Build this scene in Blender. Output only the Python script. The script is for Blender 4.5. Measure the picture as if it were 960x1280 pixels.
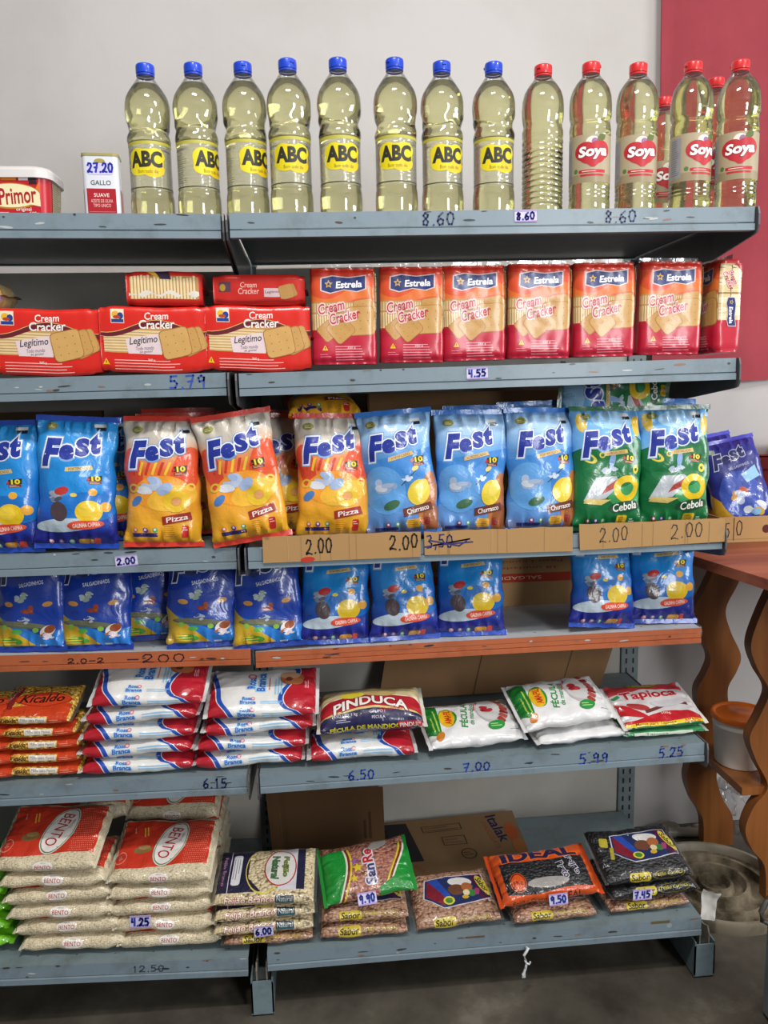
import bpy, math, random
import numpy as np
from mathutils import Vector, Matrix, noise
from mathutils.geometry import tessellate_polygon
PI = math.pi
random.seed(7)
SC = bpy.context.scene
COL = SC.collection
for o in list(bpy.data.objects):
    bpy.data.objects.remove(o)

def lin(h):
    h = h.lstrip('#')
    c = [int(h[i:i+2], 16)/255 for i in (0, 2, 4)]
    return tuple((x/12.92 if x <= .04045 else ((x+.055)/1.055)**2.4) for x in c)

# ------------------------------------------------------------------ camera
CAM = np.array([0.1227, -1.4971, 1.2408])
YAW, PITCH, ROLL, FPX = math.radians(5.05), math.radians(8.523), math.radians(-1.17), 1003.0
def cam_axes():
    cy, sy = math.cos(YAW), math.sin(YAW); cp, sp = math.cos(PITCH), math.sin(PITCH)
    cr, sr = math.cos(ROLL), math.sin(ROLL)
    f = np.array([sy*cp, cy*cp, -sp]); r = np.array([cy, -sy, 0.0]); u = np.cross(r, f)
    return cr*r+sr*u, -sr*r+cr*u, f
AR, AU, AF = cam_axes()
cam = bpy.data.cameras.new('camera'); cam_o = bpy.data.objects.new('camera', cam); COL.objects.link(cam_o)
cam.sensor_fit = 'VERTICAL'; cam.sensor_height = 24.0; cam.lens = FPX/1280*24.0
cam.clip_start = .02
cam_o.matrix_world = Matrix(((AR[0], AU[0], -AF[0], CAM[0]), (AR[1], AU[1], -AF[1], CAM[1]), (AR[2], AU[2], -AF[2], CAM[2]), (0, 0, 0, 1)))
SC.camera = cam_o
def at(u, v, Y):
    """the point of the plane y = Y (metres) that the photograph shows at u, v"""
    d = AF+AR*(u-480)/FPX-AU*(v-640)/FPX
    return CAM+d*(Y-CAM[1])/d[1]
def atz(u, v, Z):
    d = AF+AR*(u-480)/FPX-AU*(v-640)/FPX
    return CAM+d*(Z-CAM[2])/d[2]

# ------------------------------------------------------------------ world, lamps, exposure
W = bpy.data.worlds.new('world'); SC.world = W; W.use_nodes = True
W.node_tree.nodes['Background'].inputs[0].default_value = (.92, .96, 1.0, 1)
W.node_tree.nodes['Background'].inputs[1].default_value = .17
def area(name, loc, target, sx, sy, power, col):
    l = bpy.data.lights.new(name, 'AREA'); l.shape = 'RECTANGLE'; l.size = sx; l.size_y = sy; l.energy = power; l.color = col
    o = bpy.data.objects.new(name, l); COL.objects.link(o); o.location = loc
    o.rotation_euler = (Vector(target)-Vector(loc)).to_track_quat('-Z', 'Y').to_euler()
    return o
area('ceiling_tube', (.10, -1.25, 2.92), (.2, -.3, .6), 0.5, .14, 30, (1, .97, .93))
area('ceiling_tube', (1.9, -1.6, 2.92), (1.5, -.4, .6), 0.5, .14, 18, (1, .97, .93))
area('side_window_daylight', (3.2, -1.0, 1.6), (1.0, .45, .95), 1.0, .9, 34, (.95, .98, 1.0))
area('doorway_daylight', (1.9, -4.1, 1.85), (.6, .3, 1.0), .7, 1.5, 62, (.96, .98, 1.0))
SC.view_settings.view_transform = 'Standard'; SC.view_settings.look = 'None'
SC.view_settings.gamma = 1.0; SC.view_settings.use_curve_mapping = False
SC.view_settings.exposure = .15
SC.cycles.max_bounces = 10; SC.cycles.transmission_bounces = 10; SC.cycles.transparent_max_bounces = 24
SC.cycles.sample_clamp_indirect = 4.0

# ------------------------------------------------------------------ materials
def new_mat(name):
    m = bpy.data.materials.new(name); m.use_nodes = True
    return m, m.node_tree.nodes, m.node_tree.links, m.node_tree.nodes['Principled BSDF']
def nd(N, t, **kw):
    n = N.new(t)
    for k, v in kw.items():
        if k.startswith('i_'):
            n.inputs[k[2:].replace('_', ' ')].default_value = v
        else:
            setattr(n, k, v)
    return n
def printed(name, rough=.3, coat=.4, bump=.25, bscale=55, spec=.5, metal=0.0, dirt=0.0, dscale=9):
    """ink colour from the mesh's own colour attribute, with a crinkled film surface"""
    m, N, L, b = new_mat(name)
    a = nd(N, 'ShaderNodeAttribute', attribute_name='Col')
    tc = nd(N, 'ShaderNodeTexCoord')
    src = a.outputs['Color']
    if dirt:
        n2 = nd(N, 'ShaderNodeTexNoise', i_Scale=dscale, i_Detail=6.0, i_Roughness=.7)
        L.new(tc.outputs['Object'], n2.inputs['Vector'])
        r = nd(N, 'ShaderNodeValToRGB'); r.color_ramp.elements[0].position = .5; r.color_ramp.elements[1].position = .78
        r.color_ramp.elements[0].color = (1, 1, 1, 1); q = 1-dirt; r.color_ramp.elements[1].color = (q, q*.95, q*.88, 1)
        L.new(n2.outputs['Fac'], r.inputs['Fac'])
        mx = nd(N, 'ShaderNodeMix', data_type='RGBA', blend_type='MULTIPLY'); mx.inputs['Factor'].default_value = 1
        L.new(src, mx.inputs['A']); L.new(r.outputs['Color'], mx.inputs['B']); src = mx.outputs['Result']
    L.new(src, b.inputs['Base Color'])
    b.inputs['Roughness'].default_value = rough; b.inputs['Coat Weight'].default_value = coat; b.inputs['Coat Roughness'].default_value = .12
    b.inputs['Specular IOR Level'].default_value = spec; b.inputs['Metallic'].default_value = metal
    if bump:
        n = nd(N, 'ShaderNodeTexNoise', i_Scale=bscale, i_Detail=3.0, i_Distortion=.8)
        L.new(tc.outputs['Object'], n.inputs['Vector'])
        bp = nd(N, 'ShaderNodeBump', i_Strength=bump, i_Distance=.004)
        L.new(n.outputs['Fac'], bp.inputs['Height']); L.new(bp.outputs['Normal'], b.inputs['Normal']); L.new(bp.outputs['Normal'], b.inputs['Coat Normal'])
    return m
def grains(name, tones, size, stretch=1.0, bump=1.0, gap=None, coat=.55):
    """loose grains or beans pressed against clear film"""
    m, N, L, b = new_mat(name)
    tc = nd(N, 'ShaderNodeTexCoord'); mp = nd(N, 'ShaderNodeMapping'); mp.inputs['Scale'].default_value = (1/size/stretch, 1/size, 1/size)
    L.new(tc.outputs['Object'], mp.inputs['Vector'])
    ns = nd(N, 'ShaderNodeTexNoise', i_Scale=.45, i_Detail=1.0)
    L.new(mp.outputs['Vector'], ns.inputs['Vector'])
    ad = nd(N, 'ShaderNodeMix', data_type='RGBA', blend_type='LINEAR_LIGHT'); ad.inputs['Factor'].default_value = .45
    L.new(mp.outputs['Vector'], ad.inputs['A']); L.new(ns.outputs['Color'], ad.inputs['B'])
    v = nd(N, 'ShaderNodeTexVoronoi', i_Scale=1.0, i_Randomness=.85)
    L.new(ad.outputs['Result'], v.inputs['Vector'])
    sp = nd(N, 'ShaderNodeSeparateColor'); L.new(v.outputs['Color'], sp.inputs['Color'])
    r = nd(N, 'ShaderNodeValToRGB'); e = r.color_ramp.elements
    while len(e) < len(tones): e.new(.5)
    for i, t in enumerate(tones):
        e[i].position = i/(len(tones)-1); e[i].color = (*lin(t), 1)
    L.new(sp.outputs[0], r.inputs['Fac'])
    out = r.outputs['Color']
    if gap:  # shade between the grains, mixed into their base colour
        g = nd(N, 'ShaderNodeMapRange'); g.inputs['From Min'].default_value = .55; g.inputs['From Max'].default_value = .85
        L.new(v.outputs['Distance'], g.inputs['Value'])
        mx = nd(N, 'ShaderNodeMix', data_type='RGBA'); L.new(g.outputs['Result'], mx.inputs['Factor'])
        L.new(out, mx.inputs['A']); mx.inputs['B'].default_value = (*lin(gap), 1); out = mx.outputs['Result']
    L.new(out, b.inputs['Base Color'])
    b.inputs['Roughness'].default_value = .5; b.inputs['Coat Weight'].default_value = coat; b.inputs['Coat Roughness'].default_value = .15
    bp = nd(N, 'ShaderNodeBump', i_Strength=bump, i_Distance=size*.5); bp.invert = True
    L.new(v.outputs['Distance'], bp.inputs['Height']); L.new(bp.outputs['Normal'], b.inputs['Normal'])
    n3 = nd(N, 'ShaderNodeTexNoise', i_Scale=70.0, i_Detail=2.0, i_Distortion=1.0); L.new(tc.outputs['Object'], n3.inputs['Vector'])
    b2 = nd(N, 'ShaderNodeBump', i_Strength=.5, i_Distance=.004); L.new(n3.outputs['Fac'], b2.inputs['Height']); L.new(b2.outputs['Normal'], b.inputs['Coat Normal'])
    return m
def glassy(name, col, ior=1.46, rough=0.0):
    m, N, L, b = new_mat(name)
    b.inputs['Base Color'].default_value = (*col, 1); b.inputs['Transmission Weight'].default_value = 1; b.inputs['IOR'].default_value = ior; b.inputs['Roughness'].default_value = rough
    return m
def clear_film(name, tint=(1, 1, 1), milk=.05, gloss=.12, rough=.05, bump=0, bscale=60):
    """thin clear plastic: mostly see-through, a little milky, glossy at grazing angles"""
    m, N, L, b = new_mat(name); N.remove(b); out = N['Material Output']
    tr = nd(N, 'ShaderNodeBsdfTransparent'); tr.inputs[0].default_value = (*tint, 1)
    df = nd(N, 'ShaderNodeBsdfDiffuse'); df.inputs[0].default_value = (.85, .85, .85, 1)
    gl = nd(N, 'ShaderNodeBsdfGlossy'); gl.inputs['Roughness'].default_value = rough
    m1 = nd(N, 'ShaderNodeMixShader'); m1.inputs[0].default_value = milk; L.new(tr.outputs[0], m1.inputs[1]); L.new(df.outputs[0], m1.inputs[2])
    fr = nd(N, 'ShaderNodeLayerWeight'); fr.inputs['Blend'].default_value = .25
    ma = nd(N, 'ShaderNodeMath', operation='MULTIPLY_ADD'); ma.inputs[1].default_value = .6; ma.inputs[2].default_value = gloss*.35
    L.new(fr.outputs['Fresnel'], ma.inputs[0])
    m2 = nd(N, 'ShaderNodeMixShader'); L.new(ma.outputs[0], m2.inputs[0]); L.new(m1.outputs[0], m2.inputs[1]); L.new(gl.outputs[0], m2.inputs[2])
    if bump:
        tc = nd(N, 'ShaderNodeTexCoord'); n = nd(N, 'ShaderNodeTexNoise', i_Scale=bscale, i_Detail=3.0, i_Distortion=1.0)
        L.new(tc.outputs['Object'], n.inputs['Vector']); bp = nd(N, 'ShaderNodeBump', i_Strength=bump, i_Distance=.006)
        L.new(n.outputs['Fac'], bp.inputs['Height']); L.new(bp.outputs['Normal'], gl.inputs['Normal']); L.new(bp.outputs['Normal'], fr.inputs['Normal'])
    L.new(m2.outputs[0], out.inputs[0])
    return m
def mottled(name, c1, c2, scale=4, rough=.8, bump=.2, detail=8, stretch=(1, 1, 1), p0=.35, p1=.7, c3=None, spec=.3, bdist=.005):
    m, N, L, b = new_mat(name)
    tc = nd(N, 'ShaderNodeTexCoord'); mp = nd(N, 'ShaderNodeMapping'); mp.inputs['Scale'].default_value = stretch
    L.new(tc.outputs['Object'], mp.inputs['Vector'])
    n = nd(N, 'ShaderNodeTexNoise', i_Scale=scale, i_Detail=float(detail), i_Roughness=.65); L.new(mp.outputs['Vector'], n.inputs['Vector'])
    r = nd(N, 'ShaderNodeValToRGB'); e = r.color_ramp.elements
    e[0].position = p0; e[1].position = p1; e[0].color = (*lin(c1), 1); e[1].color = (*lin(c2), 1)
    if c3:
        x = e.new(min(.99, p1+.1)); x.color = (*lin(c3), 1)
    L.new(n.outputs['Fac'], r.inputs['Fac']); L.new(r.outputs['Color'], b.inputs['Base Color'])
    b.inputs['Roughness'].default_value = rough; b.inputs['Specular IOR Level'].default_value = spec
    if bump:
        bp = nd(N, 'ShaderNodeBump', i_Strength=bump, i_Distance=bdist); L.new(n.outputs['Fac'], bp.inputs['Height']); L.new(bp.outputs['Normal'], b.inputs['Normal'])
    return m
def wood(name, c1, c2, c3, axis=0, scale=3.0, rough=.4):
    m, N, L, b = new_mat(name)
    tc = nd(N, 'ShaderNodeTexCoord'); mp = nd(N, 'ShaderNodeMapping'); s = [9, 9, 9]; s[axis] = .8; mp.inputs['Scale'].default_value = s
    L.new(tc.outputs['Object'], mp.inputs['Vector'])
    n = nd(N, 'ShaderNodeTexNoise', i_Scale=scale, i_Detail=7.0, i_Roughness=.6, i_Distortion=.6); L.new(mp.outputs['Vector'], n.inputs['Vector'])
    r = nd(N, 'ShaderNodeValToRGB'); e = r.color_ramp.elements; e[0].position = .3; e[1].position = .72; e[0].color = (*lin(c1), 1); e[1].color = (*lin(c3), 1)
    x = e.new(.5); x.color = (*lin(c2), 1)
    L.new(n.outputs['Fac'], r.inputs['Fac']); L.new(r.outputs['Color'], b.inputs['Base Color']); b.inputs['Roughness'].default_value = rough
    bp = nd(N, 'ShaderNodeBump', i_Strength=.1, i_Distance=.003); L.new(n.outputs['Fac'], bp.inputs['Height']); L.new(bp.outputs['Normal'], b.inputs['Normal'])
    return m
M = {
 'film': printed('printed_film', .33, .45, .5, 34),
 'film_matte': printed('printed_matte_film', .42, .25, .3, 45),
 'film_flat': printed('printed_tight_film', .32, .22, .12, 30),
 'seal': printed('crimped_seal_film', .3, .4, .2, 80),
 'ink': printed('ink', .45, .15, 0),
 'paper': printed('paper', .7, 0, .05, 60),
 'metal': printed('painted_shelf_metal', .42, .1, .06, 25, dirt=.35, dscale=14),
 'metal_old': printed('worn_shelf_metal', .5, .05, .1, 25, dirt=.6, dscale=10),
 'card': printed('corrugated_cardboard', .85, 0, .1, 20, spec=.2, dirt=.12, dscale=6),
 'plastic': printed('moulded_plastic', .35, .1, 0),
 'tin': printed('printed_tinplate', .25, .4, 0),
 'cap': printed('cap_plastic', .3, .3, 0),
 'oil': glassy('soya_oil', (1.0, .975, .56), 1.45),
 'pet': clear_film('clear_bottle_plastic', (.985, .985, .97), .015, .25, .03),
 'labelfilm': clear_film('clear_label_film', (.97, .97, .92), .16, .2, .12, .2, 50),
 'wrap': clear_film('clear_wrapper', (.98, .98, .98), .04, .25, .15, .4, 35),
 'corn': grains('popcorn_grains', ['B9781A', 'E5B23C', 'F1CF6A', 'D9962A'], .0052, 1.2, 1.0, '7A4A16'),
 'rice': grains('rice_grains', ['CDBB98', 'E4D6B8', 'D8C8A4'], .0026, 1.7, .8, 'A89C7E'),
 'white_beans': grains('white_bean_grains', ['C9B48A', 'E2D2AE', 'D5C196'], .0058, 1.25, 1.0, '6E5A3C'),
 'pinto': grains('brown_bean_grains', ['8E624A', 'B28A70', 'A2765C', 'C6A088'], .0056, 1.35, 1.0, '4E2C1C'),
 'red_beans': grains('reddish_bean_grains', ['8C5040', 'B27664', 'A06353', 'C29078'], .0058, 1.35, 1.0, '47221A'),
 'black_beans': grains('black_bean_grains', ['141416', '26262A', '1C1C20'], .0056, 1.3, 1.0, '060607'),
 'starch': printed('white_starch_film', .3, .5, .45, 42),
 'grainprint': printed('printed_film_over_grains', .3, .55, .5, 75),
 'wall': mottled('whitewashed_wall', 'B9B4B1', 'C6C2C0', 1.6, .85, .08, p0=.3, p1=.6),
 'panel': mottled('dusty_panel_paint', 'A39E95', 'B6B1A8', 3.0, .7, .05, p0=.3, p1=.6),
 'floor': mottled('stained_concrete', '38332C', '5A544A', 3.4, .7, .35, p0=.36, p1=.60, c3='746E64'),
 'ceiling': mottled('ceiling_paint', 'C8C4BE', 'D2CEC9', 2, .9, 0),
 'cloth': mottled('red_cloth', '90363F', 'A2424B', 3, .85, .3),
 'table': wood('table_wood', '7A3C26', 'A0583A', 'B86E4A', 0, 1.6, .5),
 'leg': wood('varnished_leg_wood', '6A3A1C', '8A5226', '9E6430', 2, 2.0, .35),
 'rubble': mottled('rubble', '8A8174', 'B5ACA0', 20, .9, .4),
 'basin': mottled('cement_stained_plastic', '463C2E', '988B74', 12, .85, .8, p0=.40, p1=.66),
 'wire': printed('bent_metal', .4, .2, 0),
}

# ------------------------------------------------------------------ flat artwork: every shape = (triangles (n,3,2), colour)
_gl = {}
def glyph(s, bold=0.0, shear=0.0):
    k = (s, round(bold, 4), round(shear, 3))
    if k in _gl: return _gl[k]
    c = bpy.data.curves.new('t', 'FONT'); c.body = s; c.offset = bold; c.shear = shear; c.resolution_u = 3; c.size = 1.0
    o = bpy.data.objects.new('t', c); COL.objects.link(o)
    dg = bpy.context.evaluated_depsgraph_get(); me = o.evaluated_get(dg).to_mesh()
    V = np.array([v.co[:2] for v in me.vertices]); me.calc_loop_triangles()
    T = np.array([t.vertices[:] for t in me.loop_triangles])
    tr = V[T] if len(T) else np.zeros((0, 3, 2))
    o.evaluated_get(dg).to_mesh_clear(); bpy.data.objects.remove(o); bpy.data.curves.remove(c)
    _gl[k] = tr
    return tr
def rot2(p, a):
    c, s = math.cos(a), math.sin(a)
    return np.stack([p[..., 0]*c-p[..., 1]*s, p[..., 0]*s+p[..., 1]*c], -1)
def T(s, cx, cy, w=None, h=None, col='FFFFFF', rot=0, bold=0.0, shear=0.0, out=(), arc=0.0):
    """text fitted to a w x h box centred on cx, cy; out = outlines (offset, colour), widest first"""
    base = glyph(s, bold, shear)
    if not len(base): return []
    mn = base.reshape(-1, 2).min(0); mx = base.reshape(-1, 2).max(0); d = mx-mn
    if w is None: w = h*d[0]/d[1]
    if h is None: h = w*d[1]/d[0]
    sc = np.array([w/d[0], h/d[1]]); ctr = (mn+mx)/2
    res = []
    for off, c in list(out)+[(0, col)]:
        tr = (glyph(s, bold+off, shear)-ctr)*sc
        if arc: tr = np.stack([tr[..., 0], tr[..., 1]-arc*(tr[..., 0]/(w/2))**2], -1)
        res.append((rot2(tr, math.radians(rot))+np.array([cx, cy]), lin(c)))
    return res
def P(pts, col):
    pts = [tuple(p) for p in pts]
    t = tessellate_polygon([[Vector((x, y, 0)) for x, y in pts]])
    return [(np.array([[pts[i] for i in q] for q in t], float), lin(col))]
def RC(x0, y0, x1, y1, col): return P([(x0, y0), (x1, y0), (x1, y1), (x0, y1)], col)
def RR(cx, cy, w, h, col, rot=0, r=.25, n=5):
    r = r*min(w, h); pts = []
    for sx, sy, a0 in ((1, 1, 0), (-1, 1, 90), (-1, -1, 180), (1, -1, 270)):
        for i in range(n):
            a = math.radians(a0+90*i/(n-1)); pts.append((sx*(w/2-r)+r*math.cos(a), sy*(h/2-r)+r*math.sin(a)))
    p = rot2(np.array(pts), math.radians(rot))+np.array([cx, cy])
    return P(p, col)
def EL(cx, cy, rx, ry, col, rot=0, n=28):
    p = np.array([(rx*math.cos(2*PI*i/n), ry*math.sin(2*PI*i/n)) for i in range(n)])
    return P(rot2(p, math.radians(rot))+np.array([cx, cy]), col)
def RING(cx, cy, rx, ry, hole, col, rot=0, n=28):
    t = []
    c = np.array([(math.cos(2*PI*i/n), math.sin(2*PI*i/n)) for i in range(n+1)])
    o = rot2(c*np.array([rx, ry]), math.radians(rot)); q = rot2(c*np.array([rx, ry])*hole, math.radians(rot))
    for i in range(n):
        t += [[o[i], o[i+1], q[i+1]], [o[i], q[i+1], q[i]]]
    return [(np.array(t)+np.array([cx, cy]), lin(col))]
def BAND(x0, x1, lo, hi, col, n=14):
    xs = [x0+(x1-x0)*i/n for i in range(n+1)]
    t = []
    for a, b in zip(xs, xs[1:]):
        A, B, C2, D2 = (a, lo(a)), (b, lo(b)), (b, hi(b)), (a, hi(a)); t += [[A, B, C2], [A, C2, D2]]
    return [(np.array(t, float), lin(col))]
def VBAND(y0, y1, lo, hi, col, n=14):
    return [(s[0][..., ::-1], s[1]) for s in BAND(y0, y1, lo, hi, col, n)]
def STAR(cx, cy, r, col, n=5, inner=.45, rot=90):
    return P([(cx+(r if i % 2 == 0 else r*inner)*math.cos(math.radians(rot)+PI*i/n), cy+(r if i % 2 == 0 else r*inner)*math.sin(math.radians(rot)+PI*i/n)) for i in range(2*n)], col)
def LINES(x0, x1, y, n, gap, th, col, seed=1):
    rr = random.Random(seed); s = []
    for i in range(n):
        s += RC(x0, y-i*gap-th/2, x0+(x1-x0)*rr.uniform(.6, 1), y-i*gap+th/2, col)
    return s
def STROKE(pts, w, col):
    t = []
    pts = [np.array(p, float) for p in pts]
    for a, b in zip(pts, pts[1:]):
        d = b-a; l = np.linalg.norm(d)
        if l < 1e-9: continue
        d /= l; n = np.array([-d[1], d[0]])*w/2; a2 = a-d*w*.35; b2 = b+d*w*.35
        t += [[a2-n, b2-n, b2+n], [a2-n, b2+n, a2+n]]
    return [(np.array(t), lin(col))]
DIG = {'0': [[(.5, 1), (.2, .85), (.1, .45), (.3, .05), (.65, .05), (.88, .5), (.8, .85), (.5, 1)]],
 '1': [[(.4, .8), (.55, 1), (.55, 0)]],
 '2': [[(.1, .75), (.3, 1), (.7, .95), (.78, .7), (.5, .35), (.12, .12), (.1, .02), (.4, .1), (.9, .02)]],
 '3': [[(.15, .95), (.6, 1), (.75, .8), (.4, .55), (.8, .35), (.7, .08), (.15, .03)]],
 '4': [[(.2, 1), (.15, .5), (.8, .5)], [(.75, 1), (.7, 0)]],
 '5': [[(.85, 1), (.25, .97), (.2, .58), (.6, .62), (.85, .38), (.65, .05), (.12, .06)]],
 '6': [[(.75, 1), (.3, .7), (.12, .3), (.35, .02), (.75, .1), (.8, .4), (.5, .52), (.18, .35)]],
 '7': [[(.1, .95), (.85, 1), (.45, 0)], [(.25, .5), (.75, .55)]],
 '8': [[(.75, .85), (.4, 1), (.2, .8), (.75, .3), (.6, .03), (.2, .08), (.2, .35), (.7, .7), (.75, .85)]],
 '9': [[(.8, .8), (.5, 1), (.2, .8), (.3, .5), (.75, .6), (.8, .85), (.7, 0)]],
 '.': [[(.4, .0), (.55, .06)]], ',': [[(.5, .08), (.35, -.15)]], '-': [[(.1, .5), (.9, .5)]], '/': [[(.8, 1), (.2, 0)]]}
def HAND(txt, x0, y0, w, h, wd, col, slope=0.0, seed=3):
    """hand-written figures filling the box from x0, y0"""
    rr = random.Random(seed); adv = [.5 if c in '.,' else 1 for c in txt]; tot = sum(adv); x = 0; S = []
    for c, a in zip(txt, adv):
        k = w/tot; dy = rr.uniform(-.05, .05)*h
        for st in DIG.get(c, []):
            S += STROKE([(x0+(x+a*.86*p[0])*k, y0+p[1]*h+dy+slope*(x*k)) for p in st], wd, col)
        x += a
    return S
def SH(shapes, dx=0, dy=0, rot=0, s=1.0):
    return [(rot2(t*s, rot)+np.array([dx, dy]), c) for t, c in shapes]

# ------------------------------------------------------------------ mesh builder
def clip_half(poly, ax, val, keep_less):
    out = []
    n = len(poly)
    for i in range(n):
        a, b = poly[i], poly[(i+1) % n]
        da = (a[ax]-val)*(1 if keep_less else -1); db = (b[ax]-val)*(1 if keep_less else -1)
        if da <= 0: out.append(a)
        if (da < 0 and db > 0) or (da > 0 and db < 0):
            t = da/(da-db); out.append((a[0]+(b[0]-a[0])*t, a[1]+(b[1]-a[1])*t))
    return out
def split_axis(polys, ax, grid):
    res = []
    for p in polys:
        lo = min(q[ax] for q in p); hi = max(q[ax] for q in p)
        i0 = max(0, int(np.searchsorted(grid, lo+1e-9, 'right'))-1); i1 = int(np.searchsorted(grid, hi-1e-9, 'left'))
        if i1-i0 <= 1: res.append(p); continue
        for i in range(i0, i1):
            q = p
            if i > i0: q = clip_half(q, ax, grid[i], False)
            if i < i1-1 and len(q) >= 3: q = clip_half(q, ax, grid[i+1], True)
            if len(q) >= 3: res.append(q)
    return res
def layers(shapes):
    bb = []; res = []
    for t, c in shapes:
        p = t.reshape(-1, 2)
        b = (p[:, 0].min(), p[:, 1].min(), p[:, 0].max(), p[:, 1].max())
        l = 1+max([L2 for (q, L2) in bb if q[0] < b[2] and q[2] > b[0] and q[1] < b[3] and q[3] > b[1]], default=0)
        bb.append((b, l)); res.append(l)
    return res
class MB:
    def __init__(s): s.v = []; s.f = []; s.c = []; s.m = []
    def face(s, idx, col, mi=0, cc=None):
        s.f.append(idx); s.c.append([col]*len(idx) if cc is None else cc); s.m.append(mi)
    def quadbox(s, x0, x1, y0, y1, z0, z1, col, mi=0, bev=0.0):
        if bev:
            pts = [(x0+bev, z0), (x1-bev, z0), (x1, z0+bev), (x1, z1-bev), (x1-bev, z1), (x0+bev, z1), (x0, z1-bev), (x0, z0+bev)]
            s.prism(pts, 'xz', y0, y1, col, mi); return s
        b = len(s.v)
        s.v += [(x, y, z) for z in (z0, z1) for y in (y0, y1) for x in (x0, x1)]
        for q in ((0, 2, 3, 1), (4, 5, 7, 6), (0, 1, 5, 4), (2, 6, 7, 3), (0, 4, 6, 2), (1, 3, 7, 5)):
            s.face([b+i for i in q], col, mi)
        return s
    def prism(s, pts, plane, a, b, col, mi=0, col_side=None):
        """outline in one plane pushed from a to b along the third axis"""
        ix = {'xz': (0, 2, 1), 'xy': (0, 1, 2), 'yz': (1, 2, 0)}[plane]
        n = len(pts); base = len(s.v)
        for d in (a, b):
            for p in pts:
                q = [0, 0, 0]; q[ix[0]] = p[0]; q[ix[1]] = p[1]; q[ix[2]] = d; s.v.append(tuple(q))
        ar = sum(pts[i][0]*pts[(i+1) % n][1]-pts[(i+1) % n][0]*pts[i][1] for i in range(n))
        flip = (ar > 0) != (plane == 'xz')
        tr = tessellate_polygon([[Vector((x, y, 0)) for x, y in pts]])
        for t in tr:
            t = list(t)
            tt = sum(pts[t[i]][0]*pts[t[(i+1) % 3]][1]-pts[t[(i+1) % 3]][0]*pts[t[i]][1] for i in range(3))
            if (tt > 0) == (plane != 'xz'): up = t
            else: up = t[::-1]
            s.face([base+n+i for i in up], col, mi); s.face([base+i for i in up[::-1]], col, mi)
        for i in range(n):
            j = (i+1) % n; q = [base+i, base+j, base+n+j, base+n+i]
            s.face(q if flip else q[::-1], col_side or col, mi)
        return s
    def lathe(s, prof, col, n=32, mi=0, c=(0, 0, 0), sx=1.0, sy=1.0, cols=None):
        base = len(s.v)
        for r, z in prof:
            for i in range(n):
                a = 2*PI*i/n; s.v.append((c[0]+sx*r*math.cos(a), c[1]+sy*r*math.sin(a), c[2]+z))
        for k in range(len(prof)-1):
            for i in range(n):
                j = (i+1) % n
                s.face([base+k*n+i, base+k*n+j, base+(k+1)*n+j, base+(k+1)*n+i], cols[k] if cols else col, mi)
        return s
    def tube(s, pts, r, col, n=8, mi=0):
        pts = [Vector(p) for p in pts]; base = len(s.v)
        up = Vector((0, 0, 1))
        for i, p in enumerate(pts):
            d = (pts[min(i+1, len(pts)-1)]-pts[max(i-1, 0)]).normalized()
            u = d.cross(up); u = u.normalized() if u.length > .05 else Vector((1, 0, 0)); w = u.cross(d).normalized()
            for k in range(n):
                a = 2*PI*k/n; s.v.append(tuple(p+(u*math.cos(a)+w*math.sin(a))*r))
        for i in range(len(pts)-1):
            for k in range(n):
                j = (k+1) % n; s.face([base+i*n+k, base+i*n+j, base+(i+1)*n+j, base+(i+1)*n+k], col, mi)
        s.face([base+k for k in range(n)][::-1], col, mi); s.face([base+(len(pts)-1)*n+k for k in range(n)], col, mi)
        return s
    def flat(s, shapes, org, ex, ey, nrm, mi=0, eps=.0003, step=.00008):
        """artwork on a flat face: origin, right and up vectors, outward normal"""
        org, ex, ey, nrm = map(np.array, (org, ex, ey, nrm)); ok = np.dot(np.cross(ex, ey), nrm) > 0
        for (t, c), l in zip(shapes, layers(shapes)):
            for tri in t:
                b = len(s.v); w = [tuple(org+ex*p[0]+ey*p[1]+nrm*(eps+step*l)) for p in tri]
                cr = (tri[1][0]-tri[0][0])*(tri[2][1]-tri[0][1])-(tri[2][0]-tri[0][0])*(tri[1][1]-tri[0][1])
                s.v += w; s.face([b, b+1, b+2] if (cr > 0) == ok else [b, b+2, b+1], c, mi)
        return s
    def surf(s, X, Y, G, shapes, base_col, mi=0, mi_art=0, closed=False, eps=.0003, step=.00008, base=True, want=None):
        """grid G[iy][ix] over label coordinates X, Y; shapes lie on it, cut along its cells"""
        ny, nx = G.shape[:2]
        dX = np.gradient(G, axis=1); dY = np.gradient(G, axis=0); Nn = np.cross(dX, dY); Nn /= np.linalg.norm(Nn, axis=2, keepdims=True)+1e-12
        if want is not None and (Nn[ny//2, nx//2]@np.array(want)) < 0: Nn = -Nn; rev = True
        else: rev = False
        if base:
            b = len(s.v); s.v += [tuple(p) for p in G.reshape(-1, 3)]
            fn = base_col if callable(base_col) else None
            for i in range(ny-1):
                for j in range(nx-1):
                    q = [b+i*nx+j, b+i*nx+j+1, b+(i+1)*nx+j+1, b+(i+1)*nx+j]; cc = None
                    if fn: cc = [fn(X[j], Y[i]), fn(X[j+1], Y[i]), fn(X[j+1], Y[i+1]), fn(X[j], Y[i+1])]
                    if rev: q = q[::-1]; cc = cc[::-1] if cc else None
                    s.face(q, None if fn else base_col, mi, cc)
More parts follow.
